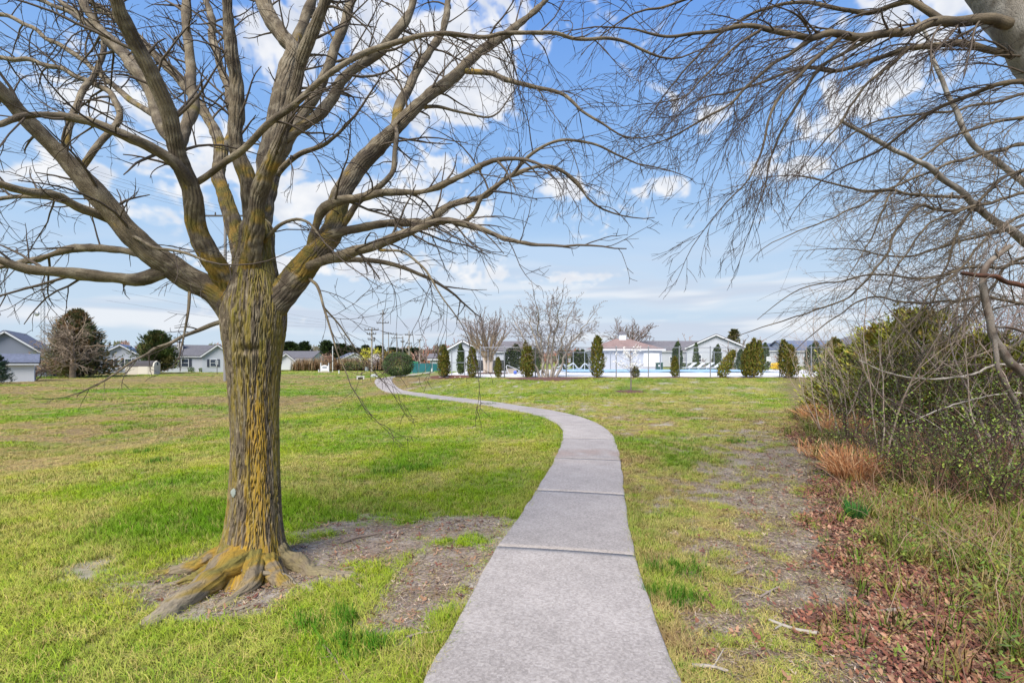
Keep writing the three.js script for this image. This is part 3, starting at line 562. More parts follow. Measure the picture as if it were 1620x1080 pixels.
  for (const [id, course, h0, h1] of limbs) {
    const w = course.map(([px, py, d]) => at(px, py, d).sub(tree.position)), c = sweep(w, h0 > 12 ? 0.026 : 0.045), n = c.length - 1;
    const d0 = course[0][2], d1 = course[course.length - 1][2], big = h0 > 12, seed = id.charCodeAt(0) * 7 + (id.charCodeAt(1) || 0) * 131 + 5, rr = rng(seed);
    const rad = c.map((_, i) => { const t = i / n; return mix(h0 * d0, h1 * d1, big ? t ** 0.45 : t) / FOCAL * (1 + 0.08 * n2(i * (big ? 0.09 : 0.22), seed) + 0.04 * n2(i * (big ? 0.28 : 0.7), seed + 3)); });
    c.forEach((p, i) => { const f = big ? 0.07 : 0.17, k = 0.016 * Math.min(1, i / (big ? 20 : 8)); p.x += k * n2(i * f, seed + 11); p.y += k * n2(i * f, seed + 21); p.z += k * n2(i * f, seed + 31); });
    const lb = new Buf();
    tube(lb, c, rad, big ? 124 : h0 > 6 ? 20 : 9, (t, p) => {
      const k = barkNoise(p, seed), k2 = fbm(p.x * 30 + p.z * 18, p.y * 26 + p.z * 20, 3); let q = mix3(BARK.dark, BARK.grey, clamp(0.6 + k * 1.3, 0, 1)); q = mix3(q, BARK.pale, sstep(0.06, 0.3, k2) * 0.6);
      return mix3(q, mix3(BARK.moss, BARK.ochre, clamp(0.4 + k2 * 2, 0, 1)), sstep(0.05, 0.3, k + 0.34 - t * (big ? 1.5 : 2.4) + (big ? 0.05 : -0.25)) * 0.75);
    }, 1.7);
    const q = lb.p; if (h0 > 6) for (let i = 0; i < q.length; i += 3) { let k = n3(q[i] * 30, q[i + 1] * 18, q[i + 2] * 30) * 0.004 + n3(q[i] * 8, q[i + 1] * 8, q[i + 2] * 8) * 0.008; if (big) { const iu = i / 3, turn = (iu % 125) / 124, K = clamp(Math.round(2 * Math.PI * rad[0] / 0.045), 10, 25), local = rad[Math.min(n, Math.floor(iu / 125))] / rad[0], rdg = Math.abs(Math.sin(Math.PI * (turn * K + 1.4 * n3(q[i] * 7, q[i + 1] * 7, q[i + 2] * 7)))); k += (sstep(0.1, 0.7, rdg + 0.3 * n3(q[i] * 24, q[i + 1] * 24, q[i + 2] * 24)) - 0.6) * 0.012 * local; } q[i] += lb.n[i] * k; q[i + 1] += lb.n[i + 1] * k; q[i + 2] += lb.n[i + 2] * k; }
    const g = lb.geo(); if (h0 > 6) g.computeVertexNormals();
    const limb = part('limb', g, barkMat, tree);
    const tb = new Buf(), st = twigStyle(id === 'S' || id === 'A' || id === 'F' ? 0.1 : 0.55);
    sprout(tb, c, rad, st, rr, h1 < 2.2 ? 8 : big ? 4.6 : 6.2, big ? 0.4 : 0.22, id === 'AE' || id === 'AF' ? 0.45 : 1);
    const tw = part('twigs', tb.geo(), twigMat, limb); tw.userData.kind = 'stuff';
  }
}
console.log('big tree');

// ---------------------------------------------------------------- tree leaning in over the right edge
function surveyed(tree, name, course, h0, h1, mat, colorFn, step = 0.06, noise = 0.02, seed = 1) {
  const w = course.map(([px, py, d]) => at(px, py, d).sub(tree.position)), c = sweep(w, step), n = c.length - 1, d0 = course[0][2], d1 = course[course.length - 1][2], lb = new Buf();
  const rad = c.map((_, i) => mix(h0 * d0, h1 * d1, i / n) / FOCAL * (1 + 0.08 * n2(i * 0.3, seed)));
  c.forEach((p, i) => { const k = noise * Math.min(1, i / 6); p.x += k * n2(i * 0.2, seed + 11); p.y += k * n2(i * 0.2, seed + 21); p.z += k * n2(i * 0.2, seed + 31); });
  tube(lb, c, rad, h0 > 12 ? 28 : h0 > 4 ? 12 : 7, colorFn, 1.4);
  return { c, rad, m: part(name, lb.geo(), mat, tree) };
}
const silverBark = (t, p) => { const k = barkNoise(p, 5), k2 = fbm(p.x * 22 + 9, p.y * 22 + p.z * 15, 3); return mix3(mix3(srgb(150, 142, 132), srgb(184, 178, 170), clamp(0.5 + k * 1.8, 0, 1)), BARK.dark, sstep(0.08, 0.34, k2) * 0.65); };
const branchBark = (t, p) => mix3(BARK.dark, BARK.grey, clamp(0.45 + barkNoise(p, 8) * 1.4, 0, 1));
{
  const tree = thing('leaning_tree', 'grey-barked bare tree leaning in over the top right corner with drooping twigs', 'tree', [7.6, 0, -4.6]);
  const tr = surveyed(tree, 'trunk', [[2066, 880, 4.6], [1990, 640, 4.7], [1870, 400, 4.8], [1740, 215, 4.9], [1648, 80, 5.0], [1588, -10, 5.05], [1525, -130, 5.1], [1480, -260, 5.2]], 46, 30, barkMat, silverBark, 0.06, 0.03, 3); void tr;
  const boughs = [
    [[[1640, 40, 5.0], [1585, 36, 4.98], [1546, 36, 4.95], [1490, 38, 4.9], [1418, 52, 4.8], [1358, 60, 4.75], [1319, 57, 4.7], [1275, 60, 4.65], [1235, 47, 4.6], [1187, 40, 4.6], [1119, 46, 4.6], [1060, 55, 4.6], [1004, 44, 4.6]], 9, 1.6],
    [[[1670, 95, 5.0], [1620, 88, 5.05], [1578, 80, 5.1], [1538, 74, 5.2], [1478, 72, 5.3], [1426, 78, 5.4], [1378, 98, 5.5], [1331, 112, 5.6], [1275, 108, 5.7], [1200, 130, 5.8], [1130, 150, 5.9]], 6, 1.4],
    [[[1290, 60, 4.66], [1239, 88, 4.6], [1180, 140, 4.55], [1110, 190, 4.5], [1040, 228, 4.5]], 3.4, 1],
    [[[1330, 60, 4.7], [1270, 110, 4.65], [1225, 165, 4.6], [1205, 223, 4.55], [1187, 279, 4.5], [1150, 318, 4.5]], 3.4, 1],
    [[[1380, 60, 4.75], [1310, 100, 4.8], [1255, 180, 4.9], [1220, 250, 5], [1205, 300, 5]], 3.2, 1],
    [[[1500, 38, 4.9], [1440, 0, 5.0], [1380, -20, 5.1], [1300, -30, 5.2], [1200, -20, 5.3], [1100, -5, 5.4], [1020, 20, 5.5]], 5, 1.6],
    [[[1440, 0, 5.0], [1350, 20, 5.3], [1260, 5, 5.6], [1180, 25, 5.8], [1100, 90, 5.9], [1060, 140, 6]], 4, 1.2],
    [[[1700, 130, 4.95], [1620, 132, 5.05], [1558, 143, 5.2], [1498, 165, 5.4], [1440, 200, 5.6], [1390, 240, 5.8], [1340, 260, 6.0]], 5, 1.4],
    [[[1210, 42, 4.6], [1160, 80, 4.5], [1110, 130, 4.4], [1060, 160, 4.3]], 2.4, 0.9],
    [[[1440, 75, 5.4], [1380, 130, 5.2], [1330, 190, 5.1], [1290, 240, 5]], 3, 1],
  ];
  boughs.forEach(([course, h0, h1], k) => {
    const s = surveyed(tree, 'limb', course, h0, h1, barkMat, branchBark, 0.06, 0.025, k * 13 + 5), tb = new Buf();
    sprout(tb, s.c, s.rad, { jit: 0.2, lift: 0.1, droop: 1.15, angle: 0.6, ratio: 0.56, curl: 0.1, per: [6.5, 8, 7], levels: 3, rMin: 0.0026, taper: 0.35, first: 0.12, most: 26000, sides: 5, len: 1.3, pull: V(-0.9, -0.45, 0), color: (t, p, rr) => mix3(BARK.twig, BARK.dark, clamp(rr * 70, 0, 1)) }, rng(900 + k), 8.5, 0.08);
    part('twigs', tb.geo(), twigMat, s.m).userData.kind = 'stuff';
  });
}
console.log('leaning tree');
// ---------------------------------------------------------------- foliage builders
function groundAt(px, py) { let d = FOCAL * EYE / (py - HORIZON), x = 0; for (let q = 0; q < 8; q++) { x = (px - 810) / FOCAL * d; d = FOCAL * (EYE - land(x, -d)) / (py - HORIZON); } return V(x, land(x, -d), -d); }
function onGround(px, d) { const x = (px - 810) / FOCAL * d; return [x, land(x, -d) - 0.02, -d]; }
const UP1 = V(0, 1, 0);
function leaf(buf, p, dir, nor, len, wid, c) { // pointed leaf of two triangles with a fold
  const s = V(0, 0, 0).crossVectors(dir, nor).normalize(), n = V(0, 0, 0).crossVectors(s, dir).normalize();
  const i = buf.v(p.x, p.y, p.z, n.x, n.y, n.z, 0.5, 0, c);
  const mx = p.x + dir.x * len * 0.5, my = p.y + dir.y * len * 0.5, mz = p.z + dir.z * len * 0.5;
  buf.v(mx + s.x * wid * 0.5, my + s.y * wid * 0.5, mz + s.z * wid * 0.5, n.x + s.x * 0.3, n.y + s.y * 0.3, n.z + s.z * 0.3, 1, 0.5, c);
  buf.v(p.x + dir.x * len, p.y + dir.y * len, p.z + dir.z * len, n.x, n.y, n.z, 0.5, 1, c);
  buf.v(mx - s.x * wid * 0.5, my - s.y * wid * 0.5, mz - s.z * wid * 0.5, n.x - s.x * 0.3, n.y - s.y * 0.3, n.z - s.z * 0.3, 0, 0.5, c);
  buf.i.push(i, i + 1, i + 2, i, i + 2, i + 3);
}
const rv = (r, s = 1) => V((r() - 0.5) * 2 * s, (r() - 0.5) * 2 * s, (r() - 0.5) * 2 * s);
const leafMat = new THREE.MeshPhysicalMaterial({ color: 0xffffff, vertexColors: true, roughness: 0.7, side: THREE.DoubleSide, transmission: 0.25, thickness: 0 });
const needleMat = new THREE.MeshStandardMaterial({ color: 0xffffff, vertexColors: true, roughness: 0.85, side: THREE.DoubleSide });
const pick = (r, list) => { const i = Math.floor(r() * list.length), k = 0.75 + r() * 0.5; return list[i].map((v) => v * k); };
// column-shaped evergreen: upright sprays packed round a core
function columnGeo(seed, h, rad, n, tips, palette) {
  const r = rng(seed), b = new Buf(), prof = (t) => rad * Math.pow(Math.max(0.0, Math.sin(Math.PI * Math.pow(t, 0.62) * 0.93 + 0.16)), 0.62) * (t > 0.93 ? (1 - t) / 0.07 : 1);
  for (let k = 0; k < n; k++) {
    const tip = tips[Math.floor(r() * tips.length)], t = Math.pow(r(), 0.85), a = r() * 6.28, hh = h * tip[2], R = prof(t) * tip[3] * (0.55 + 0.5 * Math.sqrt(r())) * (1 + 0.32 * n2(a * 2 + seed, t * 9));
    const p = V(tip[0] + Math.cos(a) * R, t * hh * 0.97 + 0.02, tip[1] + Math.sin(a) * R), d = V(Math.cos(a) * 0.45, 1, Math.sin(a) * 0.45).add(rv(r, 0.42)).normalize();
    leaf(b, p, d, V(Math.cos(a), 0.2, Math.sin(a)).add(rv(r, 0.5)), (0.13 + r() * 0.16) * (h > 4 ? 1.2 : 1), 0.06 + r() * 0.06, pick(r, palette));
  }
  return b.geo();
}
// layered evergreen with boughs
function coniferGeo(seed, h, rad, boughs, sprays, palette, o = {}) {
  const r = rng(seed), b = new Buf(), wood = new Buf(), lean = o.lean || 0;
  tube(wood, [V(0, 0, 0), V(lean * 0.3, h * 0.5, 0), V(lean, h * 0.97, 0)], [rad * 0.07 + 0.04, rad * 0.045, 0.01], 8, BARK.dark);
  for (let k = 0; k < boughs; k++) {
    const t = Math.pow(r(), o.pow || 0.8), y = h * (o.foot ?? 0.06) + h * (1 - (o.foot ?? 0.06)) * t * 0.97, a = r() * 6.28, env = rad * Math.pow(1 - t, o.shape || 0.8) * (0.7 + 0.45 * r()) * (1 + 0.28 * n2(a * 1.3 + seed, t * 4)) + 0.08;
    const rise = (o.rise ?? 0.15) + 0.35 * t, d = V(Math.cos(a), rise, Math.sin(a)).normalize(), p0 = V(lean * t, y, 0), L = env;
    tube(wood, [p0, p0.clone().addScaledVector(d, L * 0.9)], [0.012 + L * 0.006, 0.004], 3, BARK.twig);
    const base = pick(r, palette);
    for (let q = 0; q < sprays; q++) {
      const s = Math.pow(r(), 0.6), p = p0.clone().addScaledVector(d, L * s).add(rv(r, L * 0.13 * (0.4 + s))); p.y -= (o.sag ?? 0.1) * L * s * s;
      const dd = d.clone().multiplyScalar(0.8).add(V((r() - 0.5) * 1.2, 0.1 + r() * 0.5, (r() - 0.5) * 1.2)).normalize(), k2 = 0.8 + r() * 0.4;
      leaf(b, p, dd, V(0, 1, 0).add(rv(r, 0.6)), (o.spray || 0.26) * (0.6 + r() * 0.8), (o.wide || 0.1) * (0.6 + r() * 0.7), base.map((v) => v * k2));
    }
  }
  return { wood: wood.geo(), leaves: b.geo() };
}
// many-stemmed bare shrub or tree
function bareGeo(seed, stems, h, spread, o) {
  const r = rng(seed), b = new Buf();
  for (let k = 0; k < stems; k++) {
    const a = (k + r() * 0.7) / stems * 6.28, s = spread * (0.4 + r() * 0.8), d = V(Math.cos(a) * s, 1, Math.sin(a) * s).normalize();
    grow(b, V(Math.cos(a) * o.foot, -0.05, Math.sin(a) * o.foot), d, h * (0.55 + r() * 0.3), o.r0 * (0.7 + r() * 0.5), 0, o, r);
  }
  return b.geo();
}
function leafyShrub(seed, stems, h, spread, leaves, size, palette, o = {}) {
  const r = rng(seed), wood = new Buf(), b = new Buf();
  for (let k = 0; k < stems; k++) {
    const a = r() * 6.28, s = spread * (0.3 + r()), pts = [], x0 = Math.cos(a) * 0.15 * r(), z0 = Math.sin(a) * 0.15 * r(), hh = h * (0.55 + r() * 0.6), arch = o.arch ?? 0.35;
    for (let i = 0; i <= 7; i++) { const t = i / 7; pts.push(V(x0 + Math.cos(a) * s * t * t * (1 + arch) + 0.05 * n2(i * 0.9, k + seed), hh * (t * (1 + arch) - arch * t * t * t), z0 + Math.sin(a) * s * t * t * (1 + arch) + 0.05 * n2(i * 0.9 + 30, k + seed))); }
    tube(wood, pts, pts.map((_, i) => mix(o.r0 || 0.008, 0.0022, i / 7)), 4, mix3(BARK.twig, BARK.red, r()));
    for (let q = 0; q < leaves; q++) {
      const t = Math.min(0.999, (o.from ?? 0.3) + (1 - (o.from ?? 0.3)) * r()), fi = Math.floor(t * 7), p = pts[fi].clone().lerp(pts[fi + 1], t * 7 - fi), off = rv(r, (o.fuzz ?? 0.16) * (0.4 + t));
      if (q % 3 === 0) tube(wood, [p, p.clone().add(off)], [0.003, 0.0015], 3, BARK.twig);
      p.add(off); leaf(b, p, rv(r).normalize(), V(0, 1, 0).add(rv(r, 0.7)), size * (0.6 + r() * 0.8), size * 0.6 * (0.6 + r() * 0.7), pick(r, palette));
    }
  }
  return { wood: wood.geo(), leaves: b.geo() };
}
const PAL = {
  juniper: [srgb(128, 134, 42), srgb(148, 148, 48), srgb(108, 120, 40), srgb(160, 152, 60), srgb(146, 124, 58)],
  arbor: [srgb(90, 98, 26), srgb(108, 106, 28), srgb(74, 86, 24), srgb(116, 100, 34), srgb(98, 84, 30)],
  arborDark: [srgb(50, 68, 30), srgb(62, 80, 32), srgb(46, 60, 30), srgb(70, 80, 34)],
  spruce: [srgb(100, 108, 70), srgb(122, 118, 80), srgb(116, 102, 74), srgb(152, 124, 90), srgb(86, 98, 66)],
  cedar: [srgb(72, 88, 40), srgb(88, 102, 46), srgb(60, 76, 38), srgb(104, 100, 52)],
  spring: [srgb(124, 144, 40), srgb(108, 132, 34), srgb(142, 156, 54), srgb(92, 116, 32)],
  holly: [srgb(54, 78, 30), srgb(72, 98, 38), srgb(88, 112, 50), srgb(44, 64, 26)],
  pine: [srgb(52, 68, 36), srgb(66, 82, 42), srgb(44, 58, 34)],
  blossom: [srgb(244, 240, 236), srgb(252, 250, 248), srgb(228, 220, 216)],
  yellow: [srgb(226, 188, 20), srgb(240, 206, 40), srgb(206, 170, 24)],
  willow: [srgb(196, 190, 60), srgb(178, 176, 56), srgb(208, 200, 84)],
  reed: [srgb(190, 164, 122), srgb(172, 140, 102), srgb(150, 116, 88), srgb(206, 184, 146)],
  rust: [srgb(192, 132, 84), srgb(206, 156, 108), srgb(172, 112, 70), srgb(216, 178, 134)],
};

// ---------------------------------------------------------------- the thicket along the right edge
{ // second leaning tree inside the thicket
  const tree = thing('slender_tree', 'slender grey tree leaning left out of the right-hand thicket below the larger one', 'tree', [11.5, 0, -8.8]);
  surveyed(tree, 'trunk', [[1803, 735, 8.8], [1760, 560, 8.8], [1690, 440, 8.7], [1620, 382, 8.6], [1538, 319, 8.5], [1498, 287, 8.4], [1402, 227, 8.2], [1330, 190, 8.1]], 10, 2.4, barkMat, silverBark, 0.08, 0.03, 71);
  surveyed(tree, 'stem', [[1745, 545, 8.8], [1690, 400, 8.9], [1617, 287, 9.0], [1538, 223, 9.1], [1490, 120, 9.2], [1450, 30, 9.3]], 7, 2.2, barkMat, silverBark, 0.08, 0.03, 72);
  const boughs = [
    [[1660, 300, 8.6], [1620, 308, 8.4], [1573, 316, 8.2], [1518, 334, 8.0], [1462, 356, 7.9], [1433, 404, 7.8], [1405, 452, 7.7]],
    [[1555, 334, 8.5], [1500, 330, 8.2], [1447, 330, 8.0], [1407, 393, 7.8], [1362, 460, 7.6], [1314, 486, 7.5], [1250, 502, 7.4]],
    [[1530, 312, 8.4], [1433, 304, 8.2], [1351, 299, 8.1], [1307, 288, 8], [1251, 278, 8]],
    [[1640, 225, 8.8], [1560, 242, 8.6], [1480, 270, 8.4], [1400, 302, 8.2], [1330, 340, 8.0], [1272, 358, 7.9]],
    [[1660, 415, 8.4], [1540, 425, 8.0], [1460, 438, 7.7], [1380, 432, 7.5], [1300, 452, 7.4]],
    [[1680, 490, 8.5], [1560, 470, 8.4], [1470, 480, 8.3], [1380, 470, 8.2], [1320, 500, 8.1]],
    [[1680, 180, 8.9], [1600, 190, 8.9], [1500, 220, 9], [1440, 270, 9], [1400, 330, 9], [1368, 400, 9]],
    [[1640, 350, 8.6], [1560, 372, 8.8], [1480, 396, 9], [1410, 404, 9.2], [1350, 394, 9.4]],
    [[1640, 260, 8.8], [1580, 285, 8.4], [1520, 360, 8.2], [1490, 440, 8], [1450, 520, 7.9]],
    [[1700, 140, 9], [1620, 150, 9.2], [1530, 170, 9.4], [1450, 180, 9.6], [1370, 200, 9.8], [1320, 240, 9.9]],
    [[1680, 380, 8.7], [1600, 420, 9.2], [1540, 480, 9.5], [1500, 540, 9.6], [1460, 560, 9.7]],
    [[1690, 330, 8.4], [1610, 345, 7.8], [1540, 400, 7.5], [1480, 460, 7.3], [1420, 540, 7.2]],
  ];
  boughs.forEach((course, k) => {
    const s = surveyed(tree, 'limb', course, 2.8, 1, barkMat, branchBark, 0.08, 0.04, k * 17 + 3), tb = new Buf();
    sprout(tb, s.c, s.rad, { jit: 0.22, lift: 0.2, droop: 0.5, angle: 0.6, ratio: 0.52, per: [4.5, 6, 5], levels: 3, rMin: 0.0028, taper: 0.4, first: 0.1, most: 19000, sides: 4, len: 1.7, pull: V(-0.7, -0.2, 0), color: (t, p) => mix3(BARK.twig, BARK.grey, clamp(0.4 + barkNoise(p, 3), 0, 1)) }, rng(1700 + k), 9, 0.08);
    part('twigs', tb.geo(), twigMat, s.m).userData.kind = 'stuff';
  });
}
{ // broken dead trunk
  const t = thing('dead_snag', 'pale broken dead trunk leaning at the right edge with a snapped brown limb', 'dead tree', [8.2, 0, -7.2]);
  const pale = (q, p) => mix3(srgb(158, 148, 138), srgb(112, 94, 82), clamp(0.4 + barkNoise(p, 4) * 2, 0, 1));
  surveyed(t, 'trunk', [[1700, 757, 7.2], [1655, 660, 7.2], [1620, 593, 7.2], [1596, 571, 7.2], [1573, 530, 7.2], [1562, 482, 7.2], [1555, 445, 7.2], [1559, 423, 7.2], [1588, 397, 7.15], [1600, 388, 7.1]], 8, 4, barkMat, pale, 0.05, 0.015, 5);
  for (const [x, y, k] of [[1606, 384, 0], [1596, 380, 1], [1583, 386, 2]]) surveyed(t, 'splinter', [[1580, 405, 7.15], [x - 6, y + 8, 7.14], [x, y, 7.12]], 2.4, 0.6, barkMat, pale, 0.03, 0.01, 40 + k);
  surveyed(t, 'prong', [[1642, 700, 7.1], [1610, 641, 7.1], [1588, 604, 7.1], [1577, 567, 7.15], [1571, 530, 7.2]], 3.6, 3.2, barkMat, pale, 0.05, 0.015, 6);
  surveyed(t, 'snapped_limb', [[1523, 432, 6.9], [1573, 438, 7.1], [1620, 453, 7.3], [1690, 480, 7.5]], 3, 4.5, barkMat, (q, p) => mix3(srgb(112, 70, 46), srgb(92, 62, 46), clamp(0.5 + barkNoise(p, 2) * 2, 0, 1)), 0.05, 0.02, 7);
  surveyed(t, 'snapped_limb', [[1577, 516, 7.0], [1620, 524, 7.3], [1680, 540, 7.6]], 2, 3, barkMat, pale, 0.05, 0.02, 8);
}
// evergreens in the thicket
[[1338, 15, 552, 1.3, 'small olive juniper poking up beside the pool fence end'], [1400, 13.6, 522, 1.9, 'olive green juniper left of the tallest in the thicket'], [1462, 12.4, 498, 2.3, 'tallest olive green juniper in the middle of the thicket'], [1545, 11.4, 540, 2.0, 'olive juniper behind the pale dead trunk'], [1640, 10.6, 560, 2.0, 'olive juniper cut by the right edge behind the dead trunk']].forEach(([px, d, top, rad, label], k) => {
  const p = onGround(px, d), h = EYE + (HORIZON - top) / FOCAL * d - p[1], g = coniferGeo(300 + k, h, rad, 170, 40, PAL.juniper, { foot: 0.02, shape: 0.55, rise: 0.3, spray: 0.15, wide: 0.055, pow: 0.9, sag: 0.05 });
  const t = thing('juniper', label, 'evergreen', p, k, 'junipers in the thicket'); part('trunk', g.wood, twigMat, t); part('foliage', g.leaves, needleMat, t);
});
// thin bare saplings at the edge of the thicket
const saplingStyle = { jit: 0.2, lift: 0.5, droop: 0.1, angle: 0.6, ratio: 0.42, per: [3.4, 4.5, 4], levels: 3, rMin: 0.0024, taper: 0.2, first: 0.25, most: 16000, sides: 5, foot: 0.12, r0: 0.016, color: (t, p) => mix3(srgb(150, 128, 112), srgb(178, 160, 144), clamp(0.5 + barkNoise(p, 9) * 1.5, 0, 1)) };
[[1392, 745, 3, 3.6, 0.16, 'pale thin bare sapling rising beside the orange grass clump'], [1345, 700, 4, 2.9, 0.25, 'bare sapling cluster left of the junipers'], [1312, 690, 5, 2.4, 0.5, 'low bare shrub spreading at the left end of the thicket'], [1440, 720, 5, 2.6, 0.4, 'tangled bare shrub in front of the tallest juniper'], [1530, 700, 6, 2.8, 0.5, 'bare shrub under the snapped brown limb'], [1590, 760, 5, 2.0, 0.6, 'bare shrub at the foot of the dead trunk'], [1290, 655, 5, 2.2, 0.5, 'bare bush beside the far orange grass'], [1420, 762, 9, 0.75, 1.0, 'low reddish bramble patch right of the bright orange clump', 1], [1475, 780, 9, 0.8, 1.0, 'low reddish bramble patch in the middle of the bank', 1], [1540, 776, 9, 0.9, 1.0, 'low reddish bramble patch under the dead trunk', 1], [1605, 790, 9, 0.9, 1.0, 'low reddish bramble patch at the right edge', 1], [1600, 700, 5, 3.4, 0.3, 'tall pale bare saplings at the right edge'], [1470, 690, 4, 3.0, 0.3, 'pale bare saplings in front of the middle juniper']].forEach(([px, py, stems, h, sp, label, red], k) => {
  const g = groundAt(px, py), t = thing(red ? 'bramble_patch' : 'bare_shrub', label, 'shrub', [g.x, g.y, g.z], 0, 'bare shrubs in the thicket');
  part('stems', bareGeo(640 + k, stems, h * 1.5, sp, red ? { ...saplingStyle, foot: 0.5, r0: 0.007, per: [7, 6, 5], most: 7000, color: (t, p) => mix3(srgb(138, 92, 78), srgb(166, 124, 98), clamp(0.5 + barkNoise(p, 9) * 1.5, 0, 1)) } : { ...saplingStyle, most: 12000 }), twigMat, t);
});
// grey twiggy background growth at the far right
[[1560, 11, 4.6, 'dense grey twiggy tree behind the dead trunk'], [1640, 12.5, 5.4, 'dense grey twiggy tree at the right edge behind the junipers'], [1500, 15, 4.4, 'pinkish budding tree behind the tallest juniper'], [1590, 9.8, 5.2, 'tall grey twiggy tree rising right of the dead trunk']].forEach(([px, d, h, label], k) => {
  const t = thing('twiggy_tree', label, 'tree', onGround(px, d), 0, 'twiggy trees behind the thicket');
  part('stems', bareGeo(720 + k, 7, h * 1.25, 0.45, { ...saplingStyle, levels: 4, per: [2.6, 3.6, 4.2], ratio: 0.5, r0: 0.04, rMin: 0.0045, most: 42000, sides: 4, color: k === 2 ? srgb(150, 112, 104) : srgb(140, 124, 116) }), twigMat, t);
});
// shrubs in fresh leaf
[[1350, 720, 8, 1.5, 0.5], [1405, 712, 10, 1.9, 0.7], [1470, 730, 12, 1.7, 0.9], [1530, 745, 12, 1.6, 0.8], [1590, 735, 12, 1.9, 0.8], [1500, 790, 10, 1.0, 0.7], [1580, 810, 12, 1.1, 0.8], [1640, 800, 12, 1.6, 0.8], [1430, 775, 8, 0.8, 0.5], [1380, 690, 9, 1.8, 0.5]].forEach(([px, py, stems, h, sp], k) => {
  const labels = ['fresh green shrub nearest the orange grass clump', 'fresh green shrub below the left juniper', 'wide fresh green shrub under the tallest juniper', 'fresh green shrub under the long pale fallen bough', 'fresh green shrub against the dead trunk', 'low fresh green shrub in the middle of the undergrowth', 'low fresh green shrub near the right edge', 'tall fresh green shrub cut by the right edge', 'small leafy shrub beside the dark grass tuft', 'slim fresh green shrub behind the pale sapling'];
  const g = groundAt(px, py), s = leafyShrub(810 + k, stems + 4, h * 1.15, sp * 1.1, 84, 0.036, PAL.spring, { fuzz: 0.2, from: 0.2 }), t = thing('leafy_shrub', labels[k], 'shrub', [g.x, g.y, g.z], 0, 'shrubs in fresh leaf in the thicket');
  part('stems', s.wood, twigMat, t); part('leaves', s.leaves, leafMat, t);
});
// long pale boughs and canes lying through the thicket
function lying(name, label, course, h0, h1, colr, group, lift) {
  const pts = course.map(([px, py, d]) => (d ? at(px, py, d) : groundAt(px, py).add(V(0, lift ?? 0.02, 0)))), o = pts[0].clone(), c = sweep(pts.map((p) => p.clone().sub(o)), 0.04), n = c.length - 1, b = new Buf();
  c.forEach((p, i) => { p.y += 0.008 * n2(i * 0.4, h0 * 30); p.x += 0.012 * n2(i * 0.3, h0 * 50); });
  tube(b, c, c.map((_, i) => mix(h0, h1, i / n)), 7, (t, p) => mix3(colr, BARK.dark, clamp(0.15 + barkNoise(p, 6) * 1.2, 0, 0.8)));
  const r = rng(Math.round(course[0][0])); for (let k = 0; k < 3; k++) { const i = Math.floor((0.25 + 0.6 * r()) * n), q = c[i]; tube(b, [q, q.clone().add(V((r() - 0.5) * 0.24, 0.02 * r(), (r() - 0.5) * 0.24))], [h1 * 0.8, h1 * 0.4], 4, colr); }
  const m = thing(name, label, 'branch', [o.x, o.y, o.z], 0, group); part('wood', b.geo(), twigMat, m);
}
lying('dead_bough', 'long pale bough stretching level through the thicket', [[1690, 575, 8.6], [1620, 577, 8.4], [1573, 578, 8.2], [1536, 593, 8.0], [1462, 599, 7.8], [1407, 590, 7.6], [1360, 570, 7.5]], 0.026, 0.008, srgb(182, 172, 160));
lying('dead_bough', 'lower pale bough sagging across the thicket beneath the level one', [[1690, 628, 8.2], [1600, 622, 8.0], [1540, 632, 7.8], [1480, 650, 7.6], [1440, 668, 7.5]], 0.02, 0.006, srgb(176, 166, 154));
const ST = srgb(134, 120, 108);
lying('fallen_stick', 'long pale stick lying across the brown leaf litter', [[1388, 973], [1430, 968], [1473, 962], [1545, 966], [1640, 958]], 0.014, 0.008, ST, 'fallen sticks');
lying('fallen_stick', 'long thin cane trailing downhill through the green weeds', [[1427, 823], [1470, 850], [1540, 885], [1605, 907]], 0.007, 0.004, ST, 'fallen sticks', 0.12);
lying('fallen_stick', 'whitish stick on the bare soil right of the path', [[1217, 985], [1263, 1002], [1306, 1006]], 0.009, 0.012, srgb(164, 154, 144), 'fallen sticks');
lying('fallen_stick', 'short grey stick on soil, farthest right of the path', [[1158, 913], [1186, 901]], 0.009, 0.006, ST, 'fallen sticks');
lying('fallen_stick', 'forked grey stick in the middle of the bare soil', [[1203, 948], [1232, 932]], 0.009, 0.006, ST, 'fallen sticks');
lying('fallen_stick', 'pale stick near the bottom edge right of the path', [[1095, 1058], [1125, 1060], [1152, 1068]], 0.011, 0.007, srgb(156, 146, 136), 'fallen sticks');
lying('fallen_stick', 'thin stick in the grass at the bottom left of the path', [[512, 1025], [530, 1050], [555, 1084]], 0.006, 0.004, srgb(142, 122, 102), 'fallen sticks');
lying('fallen_stick', 'short stick on soil close to the left path edge', [[644, 1013], [662, 1007], [684, 1006]], 0.008, 0.004, ST, 'fallen sticks');
lying('fallen_stick', 'dark stick on soil behind the tree foot', [[540, 862], [570, 852], [603, 846]], 0.013, 0.007, srgb(120, 104, 92), 'fallen sticks');
